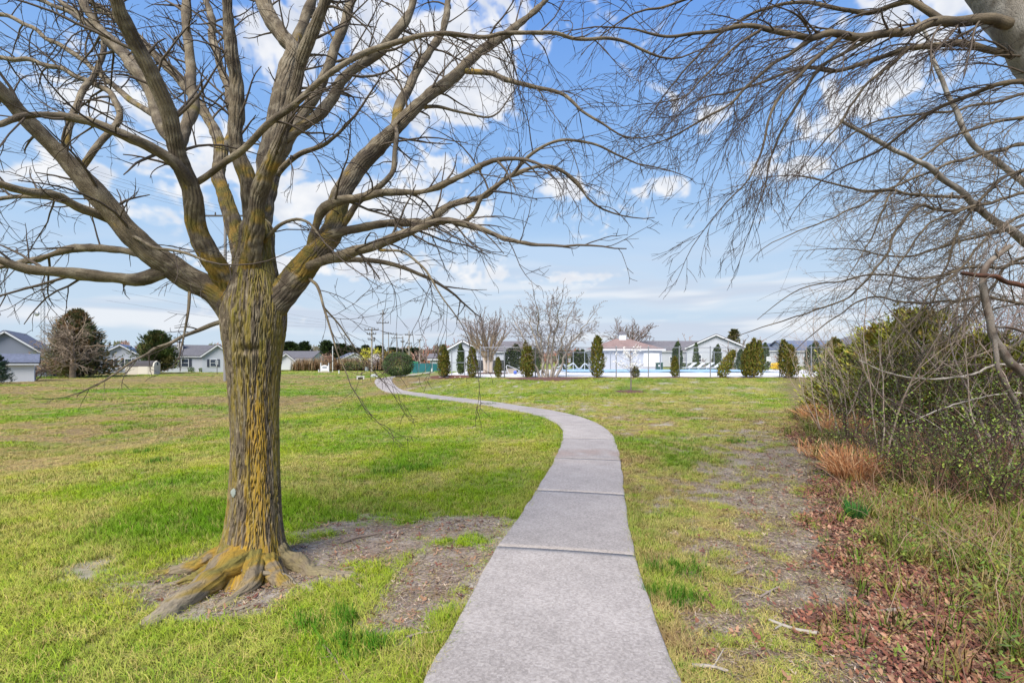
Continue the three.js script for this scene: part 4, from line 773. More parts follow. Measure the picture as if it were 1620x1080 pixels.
// orange broomsedge
[[1352, 758, 0.62, 150, 'bright orange dry grass clump beside the pale sapling'], [1293, 668, 0.75, 120, 'faded orange dry grass at the far left end of the thicket'], [1335, 690, 0.7, 120, 'orange dry grass clump behind the bright one'], [1318, 722, 0.4, 60, 'small orange dry grass tuft at the lawn edge']].forEach(([px, py, h, n, label], k) => {
  const g = groundAt(px, py), r = rng(50 + k), b = new Buf();
  for (let i = 0; i < n * 7; i++) { const a = r() * 6.28, q = Math.sqrt(r()) * (0.3 + 0.1 * k), d = V(Math.cos(a) * 0.5 * r() + (r() - 0.5) * 0.8, 1, Math.sin(a) * 0.5 * r() + (r() - 0.5) * 0.8).normalize(), c = pick(r, PAL.rust), L = h * (0.3 + r() * 0.5) * (i % 5 ? 1 : 0.6); let p = V(Math.cos(a) * q, 0, Math.sin(a) * q); for (let s = 0; s < 2; s++) { leaf(b, p, d, rv(r), L * (s ? 0.75 : 0.7), 0.007 - g.z * 0.0004, c); p = p.clone().addScaledVector(d, L * 0.5); d.add(V((r() - 0.5) * 0.9, -0.15 - r() * 0.4, (r() - 0.5) * 0.9)).normalize(); } }
  const t = thing('dry_grass_clump', label, 'grass', [g.x, g.y, g.z], 0, 'orange dry grass clumps'); part('stalks', b.geo(), needleMat, t);
});
{ const g = groundAt(1355, 822), r = rng(8), b = new Buf(); for (let i = 0; i < 240; i++) { const a = r() * 6.28, q = Math.sqrt(r()) * 0.06; leaf(b, V(Math.cos(a) * q, 0, Math.sin(a) * q), V(Math.cos(a) * (0.2 + r() * 0.5), 1, Math.sin(a) * (0.2 + r() * 0.5)).normalize(), rv(r), 0.12 + r() * 0.14, 0.009, pick(r, [srgb(40, 92, 28), srgb(54, 108, 32)])); }
  const t = thing('grass_tuft', 'lone dark green grass tuft at the edge of the leaf litter', 'grass', [g.x, g.y, g.z]); part('blades', b.geo(), needleMat, t); }
// leaf litter, weeds, dead canes: nobody could count them
{
  const r = rng(606), crumbs = [], leaves = [[], []], twigs = [], weeds = [[], []], longs = [], canes = [];
  const lc = [srgb(110, 66, 48), srgb(130, 82, 60), srgb(88, 54, 42), srgb(156, 118, 92), srgb(118, 70, 56), srgb(134, 100, 74)];
  for (let k = 0; k < 230000; k++) {
    const d = 1.6 + Math.pow(r(), 1.4) * 17, z = -d, x = litterX(d) - 1.7 + r() * (1.15 * d + 2.2 - litterX(d) + 1.7), pd = x < 4 ? pathDist(x, z) : 9;
    if (pd < 0.66 || x > 1.15 * d + 0.6) continue;
    const m = masks(x, z, pd), y = land(x, z), u = r();
    if (u < 0.62) { if (r() < m.litter * 0.9 + 0.02) leaves[k & 1].push({ x, y: y + 0.006 + r() * 0.02, z, s: (0.36 + r() * 0.42) * (1 + d * 0.03), r: r() * 6.28, tx: (r() - 0.5) * 0.9, tz: (r() - 0.5) * 0.9, c: pick(r, lc) }); }
    else if (u < 0.76) { if (r() < m.dirt + m.litter * 0.5 + 0.08) twigs.push({ x, y: y + 0.006, z, s: 0.22 + r() * r() * 0.8, r: r() * 6.28, tx: (r() - 0.5) * 0.15, tz: (r() - 0.5) * 0.15, c: mix3(srgb(158, 144, 130), srgb(96, 78, 66), r()) }); }
    else if (u < 0.86) { if (r() < m.under * (0.62 + m.nA) + m.litter * 0.05) weeds[k & 1].push({ x, y, z, s: (0.3 + r() * 0.45) * (1 + d * 0.08), r: r() * 6.28, c: pick(r, [srgb(104, 126, 34), srgb(132, 138, 46), srgb(128, 108, 60), srgb(124, 116, 54), srgb(136, 98, 66)]) }); }
    else if (r() < m.under * (0.9 + m.nB) + m.litter * 0.08) { if (r() < 0.6 || d > 8) longs.push({ x, y, z, s: (0.4 + r() * 0.45) * (1 + d * 0.05), r: r() * 6.28, c: pick(r, [srgb(104, 136, 40), srgb(140, 146, 58), srgb(170, 152, 92), srgb(116, 134, 52), srgb(140, 112, 72)]) }); if (r() < 0.16 + 0.3 * sstep(5, 9, d)) canes.push({ x, y, z, s: (0.25 + r() * 0.4) * (1 + d * 0.07), r: r() * 6.28, tx: (r() - 0.5) * 1.5, tz: (r() - 0.5) * 1.5, c: mix3(srgb(118, 76, 64), srgb(160, 136, 112), r()) }); }
  }
  for (let k = 0; k < 7000; k++) { // bits of bark and twig on the bare soil by the tree
    const x = -3 + r() * 3, d = 2.4 + r() * 3.2, pd = pathDist(x, -d); if (pd < 0.64) continue; const m = masks(x, -d, pd);
    if (r() < m.dirt) { if (r() < 0.92) twigs.push({ x, y: land(x, -d) + 0.006, z: -d, s: 0.2 + r() * r() * 0.8, r: r() * 6.28, tx: 0, tz: (r() - 0.5) * 0.1, c: mix3(srgb(164, 150, 138), srgb(100, 82, 70), r()) }); else leaves[0].push({ x, y: land(x, -d) + 0.006, z: -d, s: 0.4 + r() * 0.4, r: r() * 6.28, tx: (r() - 0.5), tz: (r() - 0.5), c: pick(r, lc) }); }
  }
  for (let k = 0; k < 150000 && crumbs.length < 42000; k++) { // crumbs of bark, husks and thatch on the bare soil
    const d = 1.7 + Math.pow(r(), 1.5) * 12, x = -3.2 + r() * (litterX(d) + 3.6), pd = pathDist(x, -d); if (pd < 0.63 || Math.abs(x) > 1.12 * d + 0.4) continue; const m = masks(x, -d, pd);
    if (r() < m.dirt * (x < 0.4 ? 0.4 : 0.8)) crumbs.push({ x, y: land(x, -d) + 0.003, z: -d, s: (0.4 + r() * 0.9) * (1 + d * 0.05), r: r() * 6.28, tx: (r() - 0.5) * 0.7, tz: (r() - 0.5) * 0.7, c: pick(r, [srgb(110, 88, 74), srgb(136, 110, 92), srgb(174, 154, 134), srgb(96, 74, 64), srgb(156, 138, 102), srgb(120, 124, 52)]) });
  }
  const chip = (() => { const b = new Buf(), q = rng(77); for (let i = 0; i < 5; i++) { const a = q() * 6.28; leaf(b, V((q() - 0.5) * 0.05, 0.002 + q() * 0.004, (q() - 0.5) * 0.05), V(Math.cos(a), q() * 0.25, Math.sin(a)).normalize(), V((q() - 0.5) * 0.5, 1, (q() - 0.5) * 0.5), 0.012 + q() * 0.026, 0.004 + q() * 0.006, [1, 1, 1]); } return b.geo(); })();
  const dead = (seed) => { const b = new Buf(), q = rng(seed), L = 0.06; for (let i = 0; i < 4; i++) { const p = V((q() - 0.5) * 0.09, q() * 0.008, (q() - 0.5) * 0.09), a = q() * 6.28; leaf(b, p, V(Math.cos(a), (q() - 0.3) * 0.5, Math.sin(a)).normalize(), V((q() - 0.5) * 0.8, 1, (q() - 0.5) * 0.8), L * (0.7 + q() * 0.6), L * 0.5, [1, 1, 1]); } return b.geo(); };
  const weed = (seed) => { const b = new Buf(), q = rng(seed); for (let i = 0; i < 16; i++) { const a = q() * 6.28, h = 0.02 + q() * 0.13, p = V((q() - 0.5) * 0.12, h, (q() - 0.5) * 0.12); leaf(b, p, V(Math.cos(a), 0.3 + q() * 0.4, Math.sin(a)).normalize(), V(0, 1, 0).add(rv(q, 0.4)), 0.035 + q() * 0.025, 0.024, [0.85 + q() * 0.3, 0.85 + q() * 0.3, 0.9]); } return b.geo(); };
  const stick = (() => { const b = new Buf(); tube(b, [V(-0.1, 0, 0), V(-0.02, 0.004, 0.012), V(0.06, 0, -0.004), V(0.11, 0.002, 0.01)], [0.0034, 0.003, 0.0026, 0.0015], 4, [1, 1, 1]); return b.geo(); })();
  const cane = (() => { const b = new Buf(); tube(b, [V(0, 0, 0), V(0.02, 0.2, 0.02), V(0.07, 0.4, 0), V(0.16, 0.55, 0.03)], [0.004, 0.0035, 0.003, 0.0015], 4, [1, 1, 1]); return b.geo(); })();
  const grp = (name, label, cat, sets) => { const o = new THREE.Group(); o.name = name; scene.add(o); tag(o, label, cat, null, 'stuff'); for (const [g, mat, l, nm] of sets) { const im = scatter(nm, g, mat, l, '', '', o); delete im.userData.label; delete im.userData.category; im.name = nm; } };
  grp('leaf_litter', 'fallen red-brown leaves strewn along the edge of the thicket', 'leaves', [[dead(1), needleMat, leaves[0], 'dead_leaves'], [dead(2), needleMat, leaves[1], 'dead_leaves']]);
  grp('twig_litter', 'small broken twigs and bark crumbs scattered over the bare soil', 'twigs', [[stick, twigMat, twigs, 'twigs'], [chip, needleMat, crumbs, 'bark_crumbs']]);
  grp('undergrowth', 'green weeds, long grass and dead canes at the lower right', 'weeds', [[weed(3), leafMat, weeds[0], 'weeds'], [weed(4), leafMat, weeds[1], 'weeds'], [tuftGeo(12, 14, 0.05, 0.2, 0.006, 1.2), bladeMat, longs, 'long_grass'], [cane, twigMat, canes, 'canes']]);
  console.log('litter', leaves[0].length, twigs.length, weeds[0].length, longs.length, canes.length);
}
console.log('thicket');
// ---------------------------------------------------------------- pool terrace
const MAT = {
  white: M(srgb(196, 198, 202), 0.6), trim: M(srgb(206, 208, 212), 0.5), siding: M(srgb(170, 174, 184), 0.7), greySiding: M(srgb(122, 128, 144), 0.7),
  steel: new THREE.MeshStandardMaterial({ color: COL(srgb(150, 152, 158)), roughness: 0.45, metalness: 0.5 }), glass: M(srgb(52, 60, 74), 0.08), shutter: M(srgb(44, 50, 66), 0.6),
  black: M(srgb(40, 42, 46), 0.8), teal: M(srgb(24, 106, 112), 0.75), green: M(srgb(30, 124, 92), 0.7), blue: M(srgb(28, 62, 176), 0.5), wood: M(srgb(168, 158, 146), 0.9), dark: M(srgb(70, 66, 64), 0.8),
};
const shingle = (c, seed) => new THREE.MeshStandardMaterial({ color: COL(c), roughness: 0.95, map: shingleGrain, bumpMap: shingleGrain, bumpScale: 0.02 });
const shingleGrain = grainTexture(512, 61, (a, S) => { const n = tiling(S, 32, 3, 7), w = tiling(S, 4, 3, 9); for (let i = 0; i < S * S; i++) { const v = clamp(200 + (n[i] - 0.5) * 120 + (w[i] - 0.5) * 60, 0, 255); a[i * 4] = a[i * 4 + 1] = a[i * 4 + 2] = v; a[i * 4 + 3] = 255; } });
const box = (w, h, d, x = 0, y = 0, z = 0) => { const g = new THREE.BoxGeometry(w, h, d); g.translate(x, y, z); return g; };
const bar = (a, b, r, sides = 6) => { const B = new Buf(); tube(B, [a, a.clone().lerp(b, 0.5), b], [r, r, r], sides, [1, 1, 1]); return B.geo(); };
const pipe = (pts, r, sides = 6) => { const B = new Buf(); tube(B, pts, pts.map(() => r), sides, [1, 1, 1]); return B.geo(); };
const mulchMat = new THREE.MeshStandardMaterial({ color: COL(srgb(108, 74, 66)), map: turfGrain, bumpMap: turfGrain, bumpScale: 0.03, roughness: 1 });
const taperTube = (b, pts, r0, r1, sides, c) => tube(b, pts, pts.map((_, i) => mix(r0, r1, i / (pts.length - 1))), sides, c);
const DECK = 0.62;
{
  const deckMat = new THREE.MeshStandardMaterial({ color: COL(srgb(204, 201, 198)), bumpMap: concreteGrain, bumpScale: 0.003, roughness: 0.9 });
  const g = box(46, 0.3, 30, 0, 0, 0), uv = g.attributes.uv; for (let i = 0; i < uv.count; i++) uv.setXY(i, uv.getX(i) * 20, uv.getY(i) * 14);
  const m = part('pool_deck', g, deckMat, scene); m.position.set(17, DECK - 0.15, -53); tag(m, 'pale concrete deck around the covered pool', 'deck', null, 'structure');
  // mulch along the fence and round the stems
  const bed = (label, cx, cd, rx, rd, turn = 0, lift = 0.035) => {
    const b = new Buf(), N = 40, R = 8; for (let j = 0; j <= R; j++) for (let i = 0; i <= N; i++) { const a = i / N * 6.2832, aa = i === N ? 0 : a, q = j / R * (1 + 0.12 * n2(Math.cos(aa) * 2 + cx, Math.sin(aa) * 2 + 9)), x = cx + Math.cos(aa) * rx * q, z = -cd + Math.sin(aa) * rd * q; b.v(x, (inPool(x, -z) && -z > 38 ? DECK + 0.02 : land(x, z)) + lift * (1.05 - (j / R) ** 3) + 0.02 * n2(x * 5, z * 5) * (1 - j / R), z, 0, 1, 0, x, z, [1, 1, 1]); }
    for (let j = 0; j < R; j++) for (let i = 0; i < N; i++) { const p = j * (N + 1) + i; b.i.push(p, p + 1, p + N + 2, p, p + N + 2, p + N + 1); }
    const gg = b.geo(); gg.computeVertexNormals(); tag(part('mulch_bed', gg, mulchMat, scene), label, 'mulch', null, 'structure');
  };
  bed('long brown mulch strip along the near pool fence', 10, 37.2, 17.5, 0.42, 0, 0.05);
  bed('wide brown mulch bed round the many-stemmed tree at the fence', 2.6, 36.0, 3.2, 1.5, 0, 0.08);
  bed('brown mulch at the left end of the pool fence', -4.6, 38.2, 2.0, 0.8, 0, 0.08);
  bed('mulch island in the deck round the vase-shaped tree', -2.3, 46, 1.9, 0.9, 0, 0.1);
  bed('ring of brown mulch round the blossoming sapling', 7.05, 28.5, 0.95, 0.75, 0, 0.06);
  // covered pool: raised coping and a sagging cover
  const pool = thing('covered_pool', 'pool under a pale blue winter cover behind the fence', 'pool', [16.2, DECK, -53.4]);
  part('coping', mergeGeometries([box(22, 0.1, 0.4, 0, 0.05, 7.1), box(22, 0.1, 0.4, 0, 0.05, -7.1), box(0.4, 0.1, 13.8, -10.8, 0.05, 0), box(0.4, 0.1, 13.8, 10.8, 0.05, 0)]), MAT.white, pool);
  const cv = new THREE.PlaneGeometry(21.1, 13.7, 60, 40); cv.rotateX(-Math.PI / 2); { const q = cv.attributes.position; for (let i = 0; i < q.count; i++) q.setY(i, 0.16 + 0.05 * n2(q.getX(i) * 0.5, q.getZ(i) * 0.5) + 0.02 * n2(q.getX(i) * 2, q.getZ(i))); } cv.computeVertexNormals();
  part('cover', cv, M(srgb(146, 178, 204), 0.6), pool);
}
// ---- fences of steel pipe and chain link
function pipeFence(name, label, pts, topY, mid, linkGap, r = 0.04) {
  const t = thing(name, label, 'fence', [pts[0].x, pts[0].y, pts[0].z]), o = t.position.clone();
  for (const p of pts) { const g = new THREE.CylinderGeometry(r, r, topY - p.y + 0.06, 8); g.translate(0, (topY - p.y) / 2, 0); const m = part('post', g, MAT.steel, t); m.position.copy(p).sub(o); const c = part('cap', new THREE.SphereGeometry(r * 1.25, 8, 6), MAT.steel, m); c.position.y = topY - p.y + 0.04; }
  for (let i = 0; i + 1 < pts.length; i++) {
    const a = pts[i].clone().sub(o), b = pts[i + 1].clone().sub(o);
    for (const y of [topY - 0.03, ...mid]) part('rail', bar(V(a.x, y - o.y, a.z), V(b.x, y - o.y, b.z), r * 0.62), MAT.steel, t);
    if (linkGap) { // chain link
      const B = new Buf(), L = a.distanceTo(b), hgt = topY - 0.1 - pts[i].y, d = b.clone().sub(a).divideScalar(L), pt = (s, y) => V(a.x + d.x * s, a.y + 0.05 + y, a.z + d.z * s);
      for (let s = -hgt; s < L; s += linkGap) for (const w of [0, 1]) { let s0 = s, s1 = s + hgt, y0 = 0, y1 = hgt; if (s0 < 0) { y0 = -s0; s0 = 0; } if (s1 > L) { y1 -= s1 - L; s1 = L; } const A = pt(w ? L - s0 : s0, y0), E = pt(w ? L - s1 : s1, y1); tube(B, [A, A.clone().lerp(E, 0.5), E], [0.002, 0.002, 0.002], 3, [1, 1, 1]); }
      const m = part('chain_link', B.geo(), MAT.steel, t); m.userData.kind = 'stuff';
    }
  }
  return t;
}
const deckAt = (px, d) => V((px - 810) / FOCAL * d, DECK - 0.02, -d);
pipeFence('pool_fence', 'tall grey chain-link fence along the near side of the pool', [760, 798, 847, 896, 945, 975, 1026, 1075, 1124, 1181, 1234, 1284, 1333, 1382, 1431].map((px) => deckAt(px, 38)), 2.95, [], 0.14, 0.045);
pipeFence('gate_frame', 'open grey pipe frame of the pool gate between small evergreens', [[714.6, 40.4], [735, 39.6], [757.5, 38.4]].map(([px, d]) => V((px - 810) / FOCAL * d, 0.5, -d)), 2.7, [1.72], 0);
pipeFence('rear_fence', 'grey pipe fence along the far side of the pool', [802, 843, 884, 907, 925, 966, 1000, 1045, 1086, 1130, 1166, 1206, 1246, 1290, 1340].map((px) => deckAt(px, 61)), 2.95, [], 0, 0.05);
pipeFence('cross_fence', 'grey pipe fence with a middle rail crossing behind the vase-shaped tree', [760, 772, 785, 800, 812].map((px, i) => deckAt(px, 41 + i * 4)), 2.85, [], 0, 0.035);
// ---- draped lane rope, hand rail, ball, signs
{
  const t = thing('lane_rope', 'white rope hung in loops from the posts left of the pool house', 'rope', [deckAt(876, 57).x, DECK, -57]), o = t.position;
  const marks = [[872, 580], [884, 580.5], [890, 575], [897, 579], [907, 574.5], [916, 583], [925, 575], [932, 578]]; const B = new Buf(), pts = [];
  marks.forEach(([px, py]) => pts.push(at(px, py, 57).sub(o))); const c = sweep(pts, 0.15); tube(B, c, c.map(() => 0.05), 6, [1, 1, 1]); part('upper_rope', B.geo(), MAT.white, t);
  const B2 = new Buf(), c2 = sweep(marks.map(([px, py], i) => at(px, py + (i % 2 ? 3.5 : 0.6), 57.2).sub(o)), 0.15); tube(B2, c2, c2.map(() => 0.045), 6, [1, 1, 1]); part('lower_rope', B2.geo(), MAT.white, t);
  for (const px of [890, 907, 925]) { const p = at(px, 573, 57).sub(o); part('hook_post', bar(V(p.x, 0, p.z), p, 0.04), MAT.white, t); }
}
{
  const t = thing('pool_handrail', 'bent white metal handrail beside the left end of the deck', 'handrail', [deckAt(804, 43).x, DECK, -43]), o = t.position;
  part('rail', pipe(sweep([[806, 594, 43], [801, 580, 43], [802, 578, 43], [808, 580, 43.3], [821, 586, 43.8], [824, 590, 44], [827, 595, 44]].map((q) => at(...q).sub(o)), 0.05), 0.035), MAT.white, t);
  const b = tag(part('beach_ball', new THREE.SphereGeometry(0.17, 20, 14), M(srgb(70, 96, 190), 0.4), scene), 'small blue ball on the deck beside the handrail', 'ball'); b.position.set(deckAt(815, 44.6).x, DECK + 0.17, -44.6);
  const d = thing('storage_box', 'small wooden box on the deck behind the blue ball', 'box', [deckAt(809, 47).x, DECK, -47]); part('body', box(1.0, 0.5, 0.5, 0, 0.25, 0), MAT.wood, d); part('lid', box(1.06, 0.06, 0.56, 0, 0.53, 0), MAT.dark, d);
}
function board(name, label, px, py, d, w, h, lines) {
  const p = at(px, py, d), t = thing(name, label, 'sign', [p.x, p.y, p.z]); part('panel', box(w, h, 0.02), MAT.trim, t);
  for (let k = 0; k < lines; k++) part('printed_line', box(w * (0.7 - 0.2 * (k % 2)), h * 0.05, 0.004, 0, h * (0.26 - 0.18 * k), 0.012), M(srgb(150, 160, 176), 0.7), t);
}
board('notice_sign', 'small square white notice on the near pool fence right of the evergreen cluster', 1216.5, 567.5, 37.93, 0.36, 0.36, 3);
board('notice_sign', 'narrow white notice on the fence by the many-stemmed tree', 901, 570, 40, 0.18, 0.34, 3);
// ---- narrow evergreens
{
  const one = [[0, 0, 1, 1]], two = [[-0.14, 0, 1, 0.8], [0.2, 0.05, 0.86, 0.75]], many = [[0, 0, 1, 0.85], [-0.4, 0.1, 0.86, 0.7], [0.38, 0, 0.94, 0.75], [-0.14, -0.2, 0.9, 0.7], [-0.62, 0, 0.7, 0.6]];
  const g = [columnGeo(1, 3, 0.42, 1500, one, PAL.arbor), columnGeo(2, 3, 0.42, 1900, two, PAL.arbor), columnGeo(3, 3, 0.42, 3600, many, PAL.arbor), columnGeo(4, 3, 0.42, 1500, one, PAL.arborDark), columnGeo(5, 3, 0.46, 2200, two, PAL.arborDark)];
  const stem = new THREE.CylinderGeometry(0.05, 0.08, 0.5, 7); stem.translate(0, 0.2, 0);
  // pixel, top pixel, distance, width scale, shape, lean, words
  const list = [[702, 546, 37.9, 1.05, 1, 0, 'leftmost twin-tipped evergreen by the gate frame'], [747, 549, 37.2, 0.9, 0, 0, 'bulging evergreen between the gate posts and the vase-shaped tree'], [788, 565, 37.2, 0.62, 0, 0, 'small slim evergreen right of the vase-shaped tree'], [834, 541, 37.4, 1.05, 1, 0, 'tall evergreen left of the many-stemmed tree'], [945, 532, 37.2, 1.12, 0, 0, 'tallest pointed evergreen left of the pool house'], [1005.5, 579, 37.2, 0.7, 0, 0, 'stubby evergreen behind the blossoming sapling'], [1068, 564, 37.2, 0.68, 0, 0, 'short evergreen in front of the taller one right of the pool house'], [1139, 549, 37.1, 0.95, 0, -0.48, 'evergreen leaning steeply to the right at the fence'], [1193, 536, 37.2, 0.98, 2, 0, 'thick clump of evergreens with several tips at the fence'], [1249, 538, 37.2, 1.25, 1, 0.1, 'broad evergreen right of the white notice'], [1320, 534, 39, 1.3, 2, 0, 'evergreen clump half hidden by thicket twigs'],
    [729, 545, 44, 0.85, 4, 0, 'dark twin evergreen behind the gate frame'], [813, 545, 50, 1.75, 4, 0, 'broad dark evergreen behind the handrail'], [848, 548, 50, 1.1, 3, 0, 'dark evergreen behind the many-stemmed tree'], [912, 554, 63, 1.4, 4, 0, 'dark evergreen hedge plant behind the looped rope'], [923, 553, 63, 1.4, 4, 0, 'dark evergreen hedge plant next to the pool house'], [889, 552, 63, 1.3, 4, 0, 'dark evergreen left of the looped rope'], [1071, 541, 58.5, 1.25, 4, 0, 'dark evergreen at the far pool edge right of the pool house'], [1101.5, 543, 66, 0.9, 3, 0, 'slim dark evergreen in front of the gabled house corner'], [1134.5, 545, 66, 1.1, 4, 0, 'twin dark evergreen in front of the gable'], [1172, 553, 58.6, 1.1, 3, 0, 'dark evergreen right of the leaning one'], [1211, 543, 58.5, 1.1, 3, 0, 'dark evergreen behind the white notice'], [1288, 541, 50, 1.45, 4, 0, 'dark evergreen left of the half hidden clump'], [1352, 541, 46, 1.5, 4, 0, 'dark evergreen behind the first juniper']];
  for (const [px, top, d, w, k, lean, words] of list) {
    const x = (px - 810) / FOCAL * d, y0 = d > 37.6 ? DECK : land(x, -d) + 0.03, h = EYE + (HORIZON - top) / FOCAL * d - y0;
    const t = thing('columnar_evergreen', words, 'evergreen', [x, y0, -d], px * 0.7, 'narrow evergreens round the pool'); t.scale.set(w, h / 3, w); if (lean) { t.rotation.set(0, 0, lean); }
    part('trunk', stem, MAT.dark, t); part('foliage', g[k], needleMat, t);
  }
}
// ---- bare trees of the terrace
{
  const style = { jit: 0.16, lift: 0.6, droop: 0.0, angle: 0.5, ratio: 0.5, per: [1.5, 2.6, 3.4], levels: 4, rMin: 0.016, taper: 0.3, first: 0.28, most: 60000, sides: 7, foot: 0.28, r0: 0.085, color: (t, p) => mix3(srgb(178, 166, 152), srgb(146, 128, 108), clamp(0.4 + barkNoise(p, 2) * 1.4, 0, 1)) };
  const t1 = thing('vase_tree', 'vase-shaped bare tree with upswept limbs on the deck island', 'tree', [(772 - 810) / FOCAL * 46, DECK, -46]);
  { const b = new Buf(), r = rng(11); for (const dx of [-0.28, 0.02, 0.3]) taperTube(b, sweep([V(dx, -0.05, 0), V(dx * 1.05, 0.8, 0), V(dx * 1.5, 1.6, 0)], 0.2), 0.19, 0.14, 10, srgb(190, 176, 162)); part('trunk', b.geo(), twigMat, t1);
    const c = new Buf(); for (let k = 0; k < 26; k++) { const a = r() * 6.28, s = 0.2 + 0.85 * Math.sqrt(r()); grow(c, V((r() - 0.5) * 0.8, 1.2 + r() * 0.5, (r() - 0.5) * 0.4), V(Math.cos(a) * s, 1, Math.sin(a) * s * 0.8).normalize(), 3.6 + r() * 1.1, 0.07 + r() * 0.03, 0, { ...style, most: 160000, color: (t, p) => mix3(mix3(srgb(156, 140, 116), srgb(124, 106, 80), clamp(0.5 + barkNoise(p, 2) * 1.5, 0, 1)), srgb(126, 114, 108), sstep(2.6, 4.4, p.y)) }, r); } part('limbs', c.geo(), twigMat, t1); }
  const t2 = thing('multistem_tree', 'pale many-stemmed bare tree spreading from the mulch bed at the fence', 'tree', [(866 - 810) / FOCAL * 37.4, 0.5, -37.4]);
  { const r = rng(23), names = []; void names;
    const arms = [[-0.55, -0.1, 2.6, -2.6, 5.4], [-0.3, 0.1, 0.2, -0.9, 6.4], [0.0, 0.0, -0.3, 0.3, 6.9], [0.2, 0.1, 0.3, 0.9, 6.6], [0.45, 0, 0.1, 1.8, 6.0], [0.6, -0.1, -0.2, 3.0, 5.2], [-0.1, 0.2, 0.5, -1.6, 6.0]];
    arms.forEach(([x0, z0, , x1, h], k) => { const pts = sweep([V(x0, -0.1, z0), V(mix(x0, x1, 0.22), h * 0.22, z0 * 1.5), V(mix(x0, x1, 0.55), h * 0.52, z0 * 3), V(x1, h * 0.84, z0 * 4 + (k % 2 ? 0.9 : -0.9))], 0.14), n = pts.length - 1, b = new Buf(); pts.forEach((p, i) => { p.x += 0.12 * n2(i * 0.3, k * 7); p.z += 0.1 * n2(i * 0.3 + 50, k * 7); });
      const rad = pts.map((_, i) => mix(0.115, 0.03, i / n)); tube(b, pts, rad, 9, (t, p) => mix3(srgb(158, 150, 140), srgb(120, 110, 102), clamp(0.35 + barkNoise(p, 2) * 1.2, 0, 1)));
      const m = part('stem', b.geo(), twigMat, t2), c = new Buf(); sprout(c, pts, rad, { ...style, color: srgb(124, 112, 106), rMin: 0.014, len: 2.7, most: 60000, angle: 0.75, lift: 0.3, per: [2, 3, 3.4], levels: 4, jit: 0.26 }, rng(33 + k), 4.2, 0.28); part('twigs', c.geo(), twigMat, m).userData.kind = 'stuff'; }); }
  // young tree in blossom
  const t3 = thing('blossom_sapling', 'slender young tree with white blossom standing in its mulch ring', 'tree', [(998 - 810) / FOCAL * 28.5, land(7.05, -28.5), -28.5]);
  { const r = rng(5), b = new Buf(), f = new Buf(); taperTube(b, sweep([V(0, -0.05, 0), V(0.02, 0.9, 0), V(-0.03, 1.8, 0), V(0, 2.5, 0)], 0.1), 0.042, 0.013, 8, srgb(112, 100, 98));
    part('trunk', b.geo(), twigMat, t3); const c = new Buf(), tips = []; for (let k = 0; k < 22; k++) { const a = r() * 6.28, p0 = V(0, 1.15 + r() * 1.2, 0), s = 0.5 + r() * 0.6, e = p0.clone().add(V(Math.cos(a) * s, 0.25 + r() * 0.45, Math.sin(a) * s)); tube(c, [p0, p0.clone().lerp(e, 0.5).add(V(0, -0.05, 0)), e], [0.013, 0.009, 0.005], 4, srgb(120, 106, 102)); for (let q = 0; q < 15; q++) tips.push(p0.clone().lerp(e, 0.3 + 0.7 * r()).add(rv(r, 0.11))); }
    part('branches', c.geo(), twigMat, t3); for (const p of tips) for (let q = 0; q < 3; q++) leaf(f, p.clone().add(rv(r, 0.035)), rv(r).normalize(), rv(r), 0.05, 0.05, pick(r, PAL.blossom)); part('blossom', f.geo(), needleMat, t3); }
  // crown rising behind the pool house, and others further off
  const far = (name, label, px, d, h, spread, stems, seed, colr, rMin, cat = 'tree') => { const t = thing(name, label, cat, onGround(px, d)); part('limbs', bareGeo(seed, stems, h * 1.1, spread, { ...style, r0: h * 0.02, foot: 0.2, rMin, most: 40000, color: colr, lift: 0.3, angle: 0.55, per: [6 / h, 10 / h, 14 / h, 20 / h], levels: 4 }), twigMat, t); };
  { const t = thing('spreading_tree', 'wide bare crown rising behind the pool house roof', 'tree', onGround(1000, 92)), b = new Buf(), c = new Buf(), r = rng(71); taperTube(b, sweep([V(0, -0.1, 0), V(0.1, 2, 0), V(0, 4.4, 0)], 0.4), 0.4, 0.3, 9, srgb(116, 100, 92)); part('trunk', b.geo(), twigMat, t); for (let k = 0; k < 24; k++) { const a = r() * 6.28, s = 0.3 + 1.5 * Math.sqrt(r()); grow(c, V(0, 3.2 + r() * 1.2, 0), V(Math.cos(a) * s, 0.85, Math.sin(a) * s * 0.7).normalize(), 4.6 + r() * 1.6, 0.12, 0, { ...style, r0: 0.1, rMin: 0.034, per: [1.6, 2.4, 2.6], ratio: 0.5, levels: 3, lift: 0.5, jit: 0.14, angle: 0.55, curl: 0.12, most: 90000, sides: 4, color: srgb(120, 104, 98) }, r); } part('limbs', c.geo(), twigMat, t); }
  far('small_bare_tree', 'small bare tree beside the green screened enclosure', 683, 74, 5.6, 0.9, 7, 72, srgb(126, 108, 104), 0.04);
  far('small_bare_tree', 'reddish bare tree left of the vase-shaped tree', 704, 82, 6.4, 0.8, 7, 73, srgb(128, 92, 82), 0.045);
  far('small_bare_tree', 'bare ornamental tree in front of the big gable', 1118, 68, 2.6, 0.9, 6, 74, srgb(128, 112, 108), 0.03);
  far('small_bare_tree', 'bare tree reaching above the gable roof edge', 1160, 72, 6.0, 0.5, 4, 75, srgb(136, 122, 116), 0.035);
  far('small_bare_tree', 'pinkish bare tree beside the evergreen behind the gable', 1178, 110, 7.4, 0.8, 8, 76, srgb(168, 130, 118), 0.05);
  far('small_bare_tree', 'bare tree behind the long right-hand row houses', 1246, 70, 3.6, 0.8, 6, 77, srgb(140, 120, 112), 0.035);
  far('small_bare_tree', 'bare treetop over the long roof', 1085, 110, 7.4, 0.9, 8, 78, srgb(150, 126, 116), 0.05);
